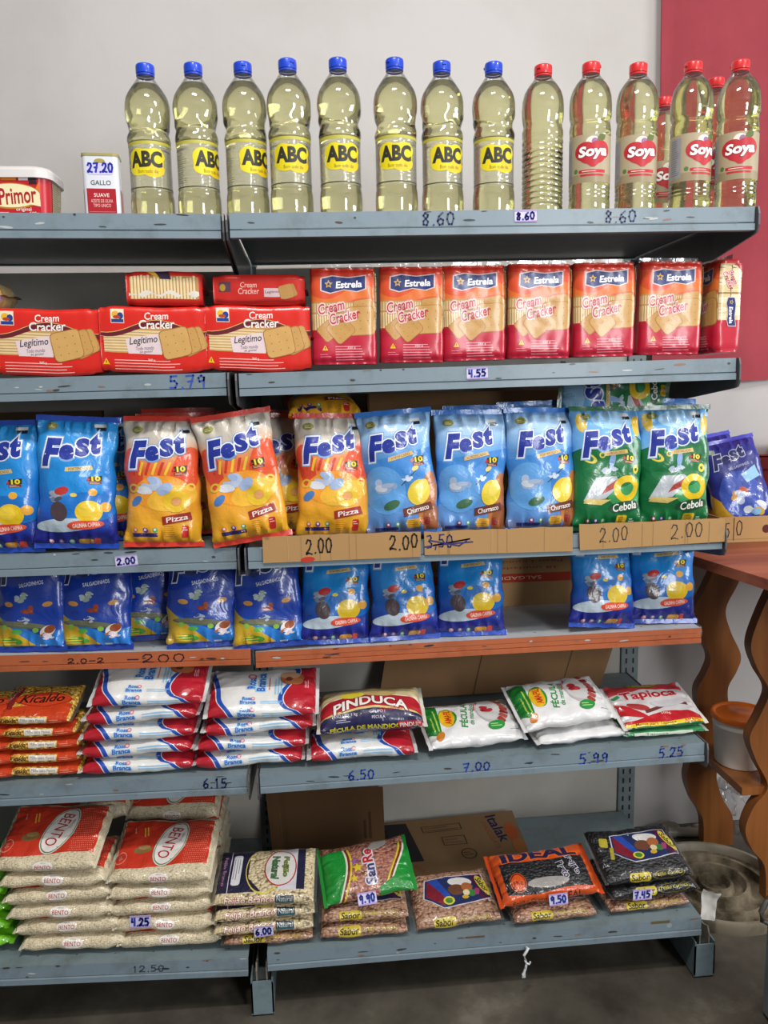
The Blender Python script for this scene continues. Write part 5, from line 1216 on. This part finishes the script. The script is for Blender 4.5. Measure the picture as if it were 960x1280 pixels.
def bento(s):
    q = s.per/4; L = s.L/2
    y0, y1 = q-.052, q+.066
    S = BAND(-L+.012, L-.012, lambda x: y0+.004*math.sin(x*30), lambda x: y1, 'CC3A26', 24)
    for i in range(14):
        for j in range(22): S += EL(.042+i*.0038+(j % 2)*.0019, y0+.008+j*.0049, .0009, .0009, 'E8A48E', 0, 5) if i*.0038+.042 < L-.016 else []
    S += SH(EL(0, 0, .030, .058, '7A7A5A')+EL(0, 0, .029, .057, 'E6E0D8')+RING(0, 0, .0275, .055, .95, '5E7A5A')+T('BENTO', -.002, 0, .078, .024, 'B4263A', -90, .005)+T('ARROZ', .016, .018, .022, .005, '6A5A4A', -90), .012, q+.004, math.radians(-16))
    S += EL(-.042, q-.012, .018, .009, '8A6A40', 6)+EL(-.040, q-.006, .012, .006, 'A88A58')+SH(LINES(-.012, .014, .004, 2, .006, .0026, 'E8B040', 5), -.045, q+.034, math.radians(-78))+SH(LINES(-.012, .012, 0, 1, 1, .002, 'E8A090'), -.066, q+.034, math.radians(-78))
    S += RING(-.082, q-.030, .012, .016, .86, 'E08A78')+T('1kg', -.082, q-.030, .014, .009, 'E8A090', -60)
    S += EL(.0, .006, .0205, .0115, 'C8B8A8')+EL(.0, .006, .0195, .0105, 'E8E2D8')+T('BENTO', 0, .0045, .030, .0075, 'B43A40', 0, .01)+T('ARROZ', 0, .0125, .011, .0025, '8A7A6A')
    return S
BENTO = [Packet('rice_bag', .206, .150, .0375, False, bento, (1, 1, 1), [M['rice'], M['grainprint']], 'D6CEB8', e=2.7, p=9, q=.5, wr=.0034, wf=24, seal=.005, pinch=.12, seed=sd, bend=.007) for sd in (51, 52)]
def natural(s):
    q = s.per/4; L = s.L/2; n = '262640'
    S = RC(-L+.010, q-.050, -L+.072, q+.062, n)+T('Feijão Branco', -L+.021, q+.005, .075, .009, 'C08AA8', -90)+RC(-L+.032, q-.050, -L+.0335, q+.06, 'D8C8D0')+RR(-L+.047, q+.006, .018, .080, 'DAD8DC', 0, .3)+SH(LINES(-.03, .03, .004, 3, .005, .0014, '7A7A86'), -L+.047, q+.006, -PI/2)
    S += P([(-L+.072, q-.05), (-L+.10, q-.05), (-L+.066, q-.01), (-L+.066, q+.03), (-L+.085, q+.062), (-L+.06, q+.062), (-L+.06, q-.05)], n)+RING(-L+.105, q+.006, .040, .062, .95, 'D8C84A')
    S += RC(.028, q-.048, .064, q+.060, 'CFCBD0')+RC(.064, q-.046, .080, q+.060, n)+EL(.030, q+.006, .033, .046, 'B42A34')+EL(.030, q+.006, .0305, .0435, 'D8D4CE')+T('Feijão', .040, q+.008, .050, .014, '7A8A3A', -90, .02, .1, [(.05, '3A4A2A')])+T('Natural', .020, q+.006, .058, .015, '4A7A4A', -90, .02, .1, [(.05, '2A3A2A')])
    S += T('Feijão Branco', -.028, .0045, .100, .0165, 'EADCC8', 0, .015, .15, [(.05, '963A3E')])+RC(.024, -.003, .060, .0135, '20283A')+RC(.024, -.003, .060, .001, '2E6A7A')+T('Natural', .042, .0065, .031, .010, 'B8C4C0', 0, .005)
    return S
NAT = Packet('bean_packet', .212, .130, .031, False, natural, (1, 1, 1), [M['white_beans'], M['grainprint']], 'D6CEB8', e=2.8, p=7, q=.5, wr=.002, wf=26, seal=.007, pinch=.2, seed=61, seal_mat='wrap')
def sabor_side(x, y=0, k=1.0): return RR(x-.022*k, y, .040*k, .0165*k, 'C8B23A', 0, .3)+T('Sabor', x-.022*k, y, .034*k, .0115*k, '2A2414', 0, .02, .12)+T('Feijão Carioca', x+.032*k, y+.001, .052*k, .008*k, 'B8A83A', 0, .01, .1)+RING(x+.032*k, y, .031*k, .0082*k, .93, '8A7E34')
def sabor_top(s, q, x0=-.02, dx=.0):
    S = P([(x0-.045, q-.006), (x0-.035, q+.040), (x0+.010, q+.044), (x0+.090, q+.044), (x0+.100, q-.022), (x0+.05, q-.030), (x0-.005, q-.034)], 'C8C4CC')
    S += P([(x0-.042, q-.006), (x0-.033, q+.038), (x0+.010, q+.042), (x0+.088, q+.042), (x0+.097, q-.020), (x0+.05, q-.028), (x0-.005, q-.032)], '26305A')
    S += P([(x0-.038, q-.004), (x0-.030, q+.034), (x0-.018, q+.036), (x0+.004, q-.012), (x0-.004, q-.028)], '7A2230')+P([(x0-.028, q+.036), (x0-.008, q+.04), (x0+.014, q-.01), (x0+.004, q-.016)], '2A4AA0')
    S += EL(x0+.040, q+.026, .026, .012, 'D8D4D0', -8)+EL(x0+.028, q+.006, .018, .014, '6A4432')+EL(x0+.052, q+.010, .012, .012, 'A8623A')+EL(x0+.060, q-.006, .010, .008, '3E7A3A')+EL(x0+.048, q-.004, .007, .007, 'D8C8A0')+EL(x0+.044, q-.014, .007, .005, 'C8A030')
    S += P([(x0+.064, q+.040), (x0+.088, q+.042), (x0+.097, q-.02), (x0+.076, q-.024)], '4A1E40')+SH(EL(0, 0, .028, .009, 'D0BC44')+T('Sabor', 0, 0, .040, .012, '2A2414', 0, .02, .1), x0+.086, q+.012, math.radians(-72))+RR(x0+.071, q-.004, .010, .016, 'A04070', -20)
    S += EL(x0+.008, q-.018, .012, .009, 'D0C43A')+EL(x0+.008, q-.018, .008, .006, '4A7A2A')
    return S
def pinto(s): return sabor_side(-.004, .007, 1.15)+sabor_top(s, s.per/4)
def blackb(s): return sabor_side(.006, .008, 1.15)+SH(sabor_top(s, s.per/4), .006, 0)+RR(-.068, s.per/4+.024, .018, .026, 'B8A83A', -15)+RR(-.060, s.per/4-.006, .008, .030, 'A89A3A', -15)
KB = dict(e=2.8, p=6, q=.5, wr=.003, wf=26, seal=.007, pinch=.2, seal_mat='wrap')
PIN = [Packet('bean_packet', .190, .125, .030, False, pinto, (1, 1, 1), [M['pinto'], M['grainprint']], 'D6CEB8', seed=sd, **KB) for sd in (65, 66)]
PINT = Packet('bean_packet', .190, .125, .024, False, pinto, (1, 1, 1), [M['pinto'], M['grainprint']], 'D6CEB8', seed=67, **KB)
BLK = Packet('bean_packet', .200, .130, .036, False, blackb, (1, 1, 1), [M['black_beans'], M['grainprint']], 'B8B4B0', seed=68, **KB)
def ideal(s):
    q = s.per/4; L = s.L/2; o = 'D2521E'
    S = BAND(-L+.008, L-.008, lambda x: -.030, lambda x: .016+.003*math.sin(x*40), o, 20)+BAND(-L+.008, L-.008, lambda x: q+.022-.004*math.cos(x*20), lambda x: q+.072, o, 20)+RC(-L+.006, .010, -L+.022, q+.03, o)+RC(L-.022, .010, L-.006, q+.03, o)
    S += T('IDEAL', 0, q+.038, .165, .030, '26244A', 0, .045, 0, [(.05, 'E06A2A')])
    S += EL(-.064, q-.030, .017, .021, 'D2521E')+RING(-.064, q-.030, .0155, .0195, .88, '3A2018')+T('1Kg', -.064, q-.032, .018, .010, '3A2018')
    S += T('Feijão', .062, q-.004, .048, .015, '20202A', -78, .02, 0, [(.08, 'C8C4D0')])+T('Preto', .040, q-.012, .040, .015, '20202A', -78, .02, 0, [(.08, 'C8C4D0')])+EL(0, q-.036, .045, .011, '9A9490')
    S += T('Feijão Preto', -.046, -.002, .074, .013, '3A1C14', 2, .01)+T('IDEAL', .042, .001, .052, .017, '3A1C24', 2, .01, 0)
    return S
IDE = Packet('bean_packet', .226, .115, .050, False, ideal, (1, 1, 1), [M['black_beans'], M['grainprint']], 'C84A1E', e=2.5, p=5, q=.55, wr=.004, wf=20, seal=.009, pinch=.35, seed=71)
def sanre(s):
    q = s.per/4; L = s.L/2; g = '1F8A34'; fl = lambda y: -.060+.020*math.sin((y-q)*22+1.2); fr = lambda y: .066+.024*math.sin((y-q)*24+.3)
    S = VBAND(-.012, s.per/2-.02, lambda y: -L+.008, lambda y: fl(y), g, 30)+VBAND(-.012, s.per/2-.02, lambda y: fl(y), lambda y: fl(y)+.004, 'D8D8C8', 30)+VBAND(-.012, s.per/2-.02, lambda y: fl(y)+.004, lambda y: fl(y)+.009, '7A2A1E', 30)+VBAND(-.012, s.per/2-.02, lambda y: fl(y)+.009, lambda y: fl(y)+.013, 'D0BC30', 30)
    S += VBAND(-.012, s.per/2-.02, lambda y: fr(y), lambda y: L-.008, g, 30)+VBAND(-.012, s.per/2-.02, lambda y: fr(y)-.004, lambda y: fr(y), 'D8D8C8', 30)+VBAND(-.012, s.per/2-.02, lambda y: fr(y)-.009, lambda y: fr(y)-.004, '7A2A1E', 30)+VBAND(-.012, s.per/2-.02, lambda y: fr(y)-.013, lambda y: fr(y)-.009, 'D0BC30', 30)
    S += T('San', .006, q-.022, .042, .022, '26306A', 88, .03, 0, [(.08, 'D8D0D8')])+T('Re', .006, q+.020, .034, .022, 'B82A30', 88, .03, 0, [(.08, 'D8D0D8')])+STAR(-.018, q-.004, .012, 'D8BC30')+STAR(-.028, q-.026, .009, 'D8BC30')+STAR(-.022, q+.012, .009, '8A5AA0')+EL(.032, q+.044, .022, .010, 'A8A09A', 20)
    S += P([(.02, q-.052), (.09, q-.016), (.09, -.01), (.02, -.01)], g)
    return S
SAN = Packet('bean_packet', .196, .120, .036, False, sanre, (1, 1, 1), [M['red_beans'], M['grainprint']], '1F8A34', e=2.4, p=5, q=.55, wr=.003, wf=22, seal=.008, pinch=.3, seed=73)
def pinduca(s):
    q = s.per/4; L = s.L/2
    f = lambda x: .040-.9*x*x*1.4; b = '26244E'
    S = BAND(-L+.008, L-.008, lambda x: -.040, lambda x: f(x)-.004, b, 26)+BAND(-L+.008, L-.008, lambda x: f(x)-.004, lambda x: f(x)+.001, 'D8C480', 26)+BAND(-L+.008, L-.008, lambda x: f(x)+.001, lambda x: f(x)+.036, 'B0222C', 26)+BAND(-L+.008, L-.008, lambda x: f(x)+.036, lambda x: f(x)+.039, 'E4D8C8', 26)
    S += BAND(-L+.01, L-.01, lambda x: f(x)+.039, lambda x: q+.05, 'C8B88A', 26)+EL(-.035, q+.010, .024, .012, 'D8C840')+EL(.02, q+.014, .034, .014, 'B8A068')
    S += T('PINDUCA', 0, .057, .148, .024, 'EDE6E0', 0, .03, 0, [(.06, '7A141C')], arc=.016)+T('Alimentos', .038, .034, .05, .008, 'C0303A', 8, 0, .3)
    S += T('FÉCULA DE MANDIOCA', -.008, .0, .150, .0135, 'E2D428', 1, .03)+T('PESO LIQ. 1 kg', -.052, .026, .050, .008, 'E4E0E8')+T('GRUPO I', .012, .028, .030, .0055, 'D8D4E0')+T('FÉCULA', .014, .0185, .026, .0065, 'E4E0E8')+LINES(-.07, -.04, .018, 2, .004, .0014, 'B8B4C8')
    S += SH(RC(-.028, -.007, .030, .008, 'B0222C')+T('PINDUCA', 0, 0, .050, .010, 'EDE6E0', 0, .02), .080, .002, math.radians(4))
    return S
PIND = Packet('starch_bag', .220, .105, .066, False, pinduca, lin('CFC39A'), [M['film']], 'D8D4C8', e=2.2, p=4.5, q=.55, wr=.004, wf=18, seal=.008, pinch=.3, seed=75)
def fecula(s):
    q = s.per/4; L = s.L/2; g = '1E7A30'
    S = P([(-L+.008, q-.035), (-L+.034, q-.050), (-L+.040, q+.050), (-L+.008, q+.060)], g)+SH(LINES(-.035, .035, 0, 2, .008, .003, 'A8C850'), -L+.022, q, PI/2)+EL(-L+.030, q-.048, .012, .008, 'C87A2A', 60)
    S += SH(EL(0, 0, .030, .019, '2A8A34')+EL(-.002, .002, .028, .016, 'E0B820')+P([(-.024, -.010), (.022, -.012), (.026, .009), (-.026, .010)], 'E8A81E')+T('AMAFIL', 0, 0, .044, .014, 'B82A1E', 0, .03), -.048, q+.002, math.radians(84))
    S += T('FÉCULA', -.014, q+.004, .078, .017, '24863A', 78, .03)+T('de mandioca', .003, q+.004, .070, .010, '24863A', 78, .015)+SH(LINES(-.02, .02, .002, 2, .005, .003, 'C8505A'), .018, q+.030, math.radians(75))
    S += EL(.048, q+.008, .034, .040, 'B4B2B0')+EL(.044, q+.012, .028, .034, 'C8C6C4')
    for a in range(7): S += RR(.062+.012*math.sin(a*.55), q+.048-a*.012, .017, .011, ['A03A34', '8A2A28', 'B0504A'][a % 3], 30-a*14)
    S += EL(.034, q+.022, .009, .007, 'B02A30')+EL(.040, q+.010, .011, .007, 'B8343A')+EL(.030, q+.010, .006, .006, 'A02028')+EL(.046, q-.036, .018, .011, '2E8A3E', 10)+LINES(.034, .058, q-.033, 2, .005, .0018, 'A8D890')+RC(.072, q-.048, .090, q-.0468, '5A5A60')
    return S
KF = dict(e=2.3, p=4.5, q=.55, wr=.0042, wf=24, seal=.008, pinch=.25)
FEC = [Packet('starch_bag', .207, .125, .046, False, fecula, lin('DEDDDD'), [M['starch']], 'DADADA', seed=sd, **KF) for sd in (77, 78)]
FECT = Packet('starch_bag', .200, .125, .030, False, None, lin('DEDDDD'), [M['starch']], 'DADADA', seed=79, **KF)
def tapioca(s):
    q = s.per/4; L = s.L/2
    S = RC(-L+.01, -.02, L-.01, .004, '1F6A34')+RC(-L+.006, .004, L-.01, .012, 'E0C024')+T('Massa para Tapioca', -.020, .0085, .090, .0085, '7A2A1E', 0, .01, .1)+T('AMAFIL', .060, .0085, .034, .008, 'C8401E', 0, .03)
    S += BAND(-L+.006, L-.008, lambda x: .012, lambda x: q-.038+.010*math.sin((x+.03)*30), 'B8202A', 20)+P([(-L+.01, q-.03), (-.02, q-.045), (-L+.01, q+.01)], 'B8202A')+BAND(-L+.01, L-.01, lambda x: q+.040-.02*abs(x)*4, lambda x: q+.062, 'B8343A', 18)
    S += T('Tapioca', .0, q+.022, .125, .030, 'B0202C', 0, .03, .05, [(.04, 'D8C8C8')])+SH(EL(0, 0, .036, .012, '2A7A34')+EL(0, .002, .034, .010, 'E0B41E')+T('AMAFIL', 0, .002, .056, .012, 'A82A1E', 0, .03), .0, q+.056)
    S += EL(-.040, q-.012, .024, .009, 'A83A3A', -20)+BAND(-.03, .070, lambda x: q-.022+.010*math.sin(x*40), lambda x: q-.014+.010*math.sin(x*40), '6A3A34', 12)+EL(.030, q-.006, .04, .010, 'C4C0C4')+T('500g', .012, q-.034, .022, .007, 'E8D8C8')+RR(-.074, q+.024, .020, .009, '2E8A4E', 25)
    return S
TAP = Packet('starch_bag', .190, .125, .022, False, tapioca, lin('CFCBCB'), [M['starch']], 'D8D4D0', seed=81, **KF)
def greenp(s): return RC(-.07, -.004, .06, .005, 'C8D0C0')+T('Tapioca', -.02, .0005, .05, .007, '2A6A3A')
GRN = Packet('starch_bag', .190, .115, .015, False, greenp, lin('3E8A58'), [M['starch']], 'B8C4BC', seed=82, **KF)
LIME = Packet('flour_bag', .20, .13, .0335, False, lambda s: RC(.045, -.010, .075, .012, '8AD040'), lin('6CBE22'), [M['film']], '7CC834', seed=83, **KF)

def lay(kind, x, Y, z, label, cat, group, rot=(0, 0, 0)):
    return kind.place(label, cat, (x, Y, z), rot, group)
def stack(kinds, spec, Yc, l, labels, cat, group, top_tilt=0, top_rot=(0, 0), step=None, vref=None, back=0.0, skip_z=0.0, top_dx=0.0):
    """spec: pixel middles of the front sides from the bottom packet up; the last may lie tilted towards the viewer"""
    z = None; n = len(spec)
    for i, u in enumerate(spec):
        k = kinds[i % len(kinds)]; yf = Yc-k.wide/2
        x = at(u, vref, yf)[0]
        if z is None: z = sz(l, x)+.0008+skip_z
        j = random.Random(int(u*10)+i)
        if i == n-1 and top_tilt:
            zz = z+k.wide/2*math.sin(math.radians(top_tilt))*.9
            lay(k, x+top_dx, Yc+back, zz, labels[i], cat, group, (top_tilt, top_rot[0], top_rot[1]))
        else:
            lay(k, x, Yc+j.uniform(-.004, .004), z, labels[i], cat, group, (0, 0, j.uniform(-1.5, 1.5)))
        z += step or k.thin
y5 = LV[5][0]
pos = ['lowest', 'second from below', 'third from below', 'fourth from below', 'fifth from below']
GK = 'popcorn packets on the fifth shelf'
stack(KICA, [56, 56, 56, 53, 50], y5+.014+.0525, 5, [f'popcorn packet with red print, {p} in the whole stack' if i < 4 else 'popcorn packet with red oval, lying on top of the whole stack' for i, p in enumerate(pos)], 'popcorn packet', GK, 17, (0, -3), vref=975)
stack(KICA, [-28, -28, -28, -30, -30], y5+.014+.0525, 5, [f'popcorn packet cut by the left photo edge, {p} in its stack' if i < 4 else 'popcorn packet on top of the stack cut by the left photo edge' for i, p in enumerate(pos)], 'popcorn packet', GK, 12, (0, 4), vref=978)
GR = 'white flour bags on the fifth shelf'
stack(ROSA, [172, 173, 176, 181, 191], y5+.012+.0625, 5, [f'white flour bag with red ends, {p} in the left stack' if i < 4 else 'white flour bag with red ends, tilted on top of the left stack' for i, p in enumerate(pos)], 'flour bag', GR, 20, (0, -2), vref=968)
stack(ROSA[::-1], [311, 316, 325, 331], y5+.012+.0625, 5, [f'white flour bag with red ends, {p} in the right stack' if i < 3 else 'white flour bag with red ends, tilted on top of the right stack' for i, p in enumerate(pos[:4])], 'flour bag', GR, 22, (0, -2), vref=962)
RS = Packet('flour_bag', .222, .125, .040, False, rosa, lin('E2E1DE'), [M['starch']], 'D8D8D8', e=2.5, p=6, q=.5, wr=.003, wf=22, seal=.008, pinch=.25, seed=33, bend=.006)
stack([RS], [454], y5+.010+.0625, 5, ['white flour bag with red ends, lying alone under the navy starch bag'], 'flour bag', GR, vref=958)
GS = 'starch bags on the fifth shelf'
x_ = at(467, 920, y5+.02)[0]
lay(PIND, x_, y5+.075, sz(5, x_)+.0425+.010, 'starch bag with red arched band over navy, on the single flour bag', 'starch bag', GS, (13, -2, -2))
x_ = at(594, 945, y5+.02)[0]; lay(FEC[0], x_, y5+.082, sz(5, x_)+.016, 'white starch bag lying flat between the navy one and the stacked pair', 'starch bag', GS, (13, -1, 5))
x_ = at(726, 935, y5+.02)[0]; lay(FECT, x_, y5+.082, sz(5, x_)+.001, 'plain white starch bag underneath the upper one of the pair', 'starch bag', GS, (0, -1, 4))
x_ = at(709, 915, y5+.02)[0]; lay(FEC[1], x_, y5+.090, sz(5, x_)+.048, 'white starch bag with green end, on top of the pair', 'starch bag', GS, (20, -2, 7))
x_ = at(830, 918, y5+.03)[0]; lay(GRN, x_, y5+.085, sz(5, x_)+.001, 'flat green and white starch bag under the red tapioca bag', 'starch bag', GS, (0, 0, 4))
x_ = at(829, 910, y5+.03)[0]; lay(TAP, x_, y5+.092, sz(5, x_)+.036, 'starch bag with red lettering and yellow stripe at the right shelf end', 'starch bag', GS, (20, 0, 5))
# lowest shelf
y6 = LV[6][0]
GB = 'rice bags on the lowest shelf'
pos6 = pos
stack(BENTO, [92, 86, 80, 76, 74, 68], y6+.020+.075, 6, [f'clear rice bag, {p} in the left stack' if i < 5 else 'rice bag with red top, tilted on top of the left stack' for i, p in enumerate(pos6+['x'])], 'rice bag', GB, 20, (0, -4), vref=1198, step=.0345)
stack(BENTO[::-1], [213, 209, 204, 204, 207], y6+.022+.075, 6, [f'clear rice bag, {p} in the right stack' if i < 4 else 'rice bag with red top, on top of the right stack' for i, p in enumerate(pos6)], 'rice bag', GB, 16, (0, -3), vref=1190, step=.0345)
for u, v, Y, rz, tl_, lb in ((110, 1030, .235, -2, 24, 'red-topped rice bag at the back, behind the left rice stack'), (222, 1035, .225, -3, 24, 'red-topped rice bag at the back, behind the right rice stack')):
    p = at(u, v, Y); zb = sz(6, p[0])
    if u > 200:
        for k in range(4): lay(BENTO[k % 2], p[0], Y+.06, zb+.001+k*.0345, ['lowest', 'second', 'third', 'fourth'][k]+' rice bag from below in the back stack, seen past the right stack', 'rice bag', GB)
    lay(BENTO[0], p[0], Y+.045, zb+.140+.045, lb, 'rice bag', GB, (tl_, 0, rz))
GL = 'lime green packets on the lowest shelf'
stack([LIME], [-46, -50, -48, -52, -54], y6+.040+.065, 6, [f'lime green flour packet at the left edge, {p}' for p in pos], 'flour packet', GL, vref=1200, step=.0345)
GN = 'bean packets on the lowest shelf'
x_ = at(336, 1184, y6+.01)[0]; lay(PINT, x_, y6+.012+.0625, sz(6, x_)+.001, 'brown bean packet at the very bottom under the white beans', 'bean packet', GN)
stack([NAT], [329, 331, 333], y6+.012+.065, 6, ['white bean packet, lowest of three, above the brown beans', 'white bean packet, middle of three', 'white bean packet with navy and white top label, uppermost of three'], 'bean packet', GN, 14, (0, -3), vref=1165, skip_z=.0245)
stack(PIN, [456, 458], y6+.014+.0625, 6, ['brown bean packet, lower of the pair under the green-ended one', 'brown bean packet, upper of the pair under the green-ended one'], 'bean packet', GN, vref=1172)
x_ = at(461, 1130, y6+.02)[0]; lay(SAN, x_, y6+.095, sz(6, x_)+.062+.028, 'reddish bean packet with green ends, tilted on a brown bean pair', 'bean packet', GN, (24, -4, 5))
x_ = at(573, 1165, y6+.01)[0]; lay(PIN[0], x_, y6+.080, sz(6, x_)+.020, 'brown bean packet with food label on top, lying alone in the middle', 'bean packet', GN, (16, -1, 3))
x_ = at(694, 1150, y6+.01)[0]; lay(PIN[1], x_, y6+.075, sz(6, x_)+.001, 'brown bean packet under the orange one', 'bean packet', GN, (0, 0, 3))
x_ = at(690, 1130, y6+.01)[0]; lay(IDE, x_, y6+.085, sz(6, x_)+.046, 'bright orange packet of black beans', 'bean packet', GN, (16, -2, 3))
x_ = at(812, 1142, y6+.02)[0]; lay(PINT, x_, y6+.085, sz(6, x_)+.001, 'brown bean packet under the two black ones', 'bean packet', GN, (0, 0, 3))
x_ = at(818, 1125, y6+.02)[0]; lay(BLK, x_, y6+.088, sz(6, x_)+.0255, 'black bean packet, lower of two at the right end', 'bean packet', GN, (0, 0, 3))
x_ = at(811, 1095, y6+.02)[0]; lay(BLK, x_, y6+.092, sz(6, x_)+.060+.018, 'black bean packet with coloured food label, upper of two at the right end', 'bean packet', GN, (17, 0, 3))
# stickers on the grain packets
sticker(175.5, 1152, y6+.018, .041, .026, '4.25', 'white price sticker 4.25 on the rice stack', rz=2)
sticker(329.5, 1164, y6+.008, .038, .022, '6.00', 'white price sticker 6.00 on the white bean packets', rz=-4)
sticker(459, 1123, y6+.022, .038, .024, '9.90', 'white price sticker 9.90 on the green-ended bean packet', -35, -6)
sticker(698, 1124, y6+.010, .039, .024, '9.50', 'white price sticker 9.50 on the orange bean packet', -8, -4)
sticker(803, 1118, y6+.012, .040, .024, '7.45', 'white price sticker 7.45 on the lower black bean packet', 0, 0)
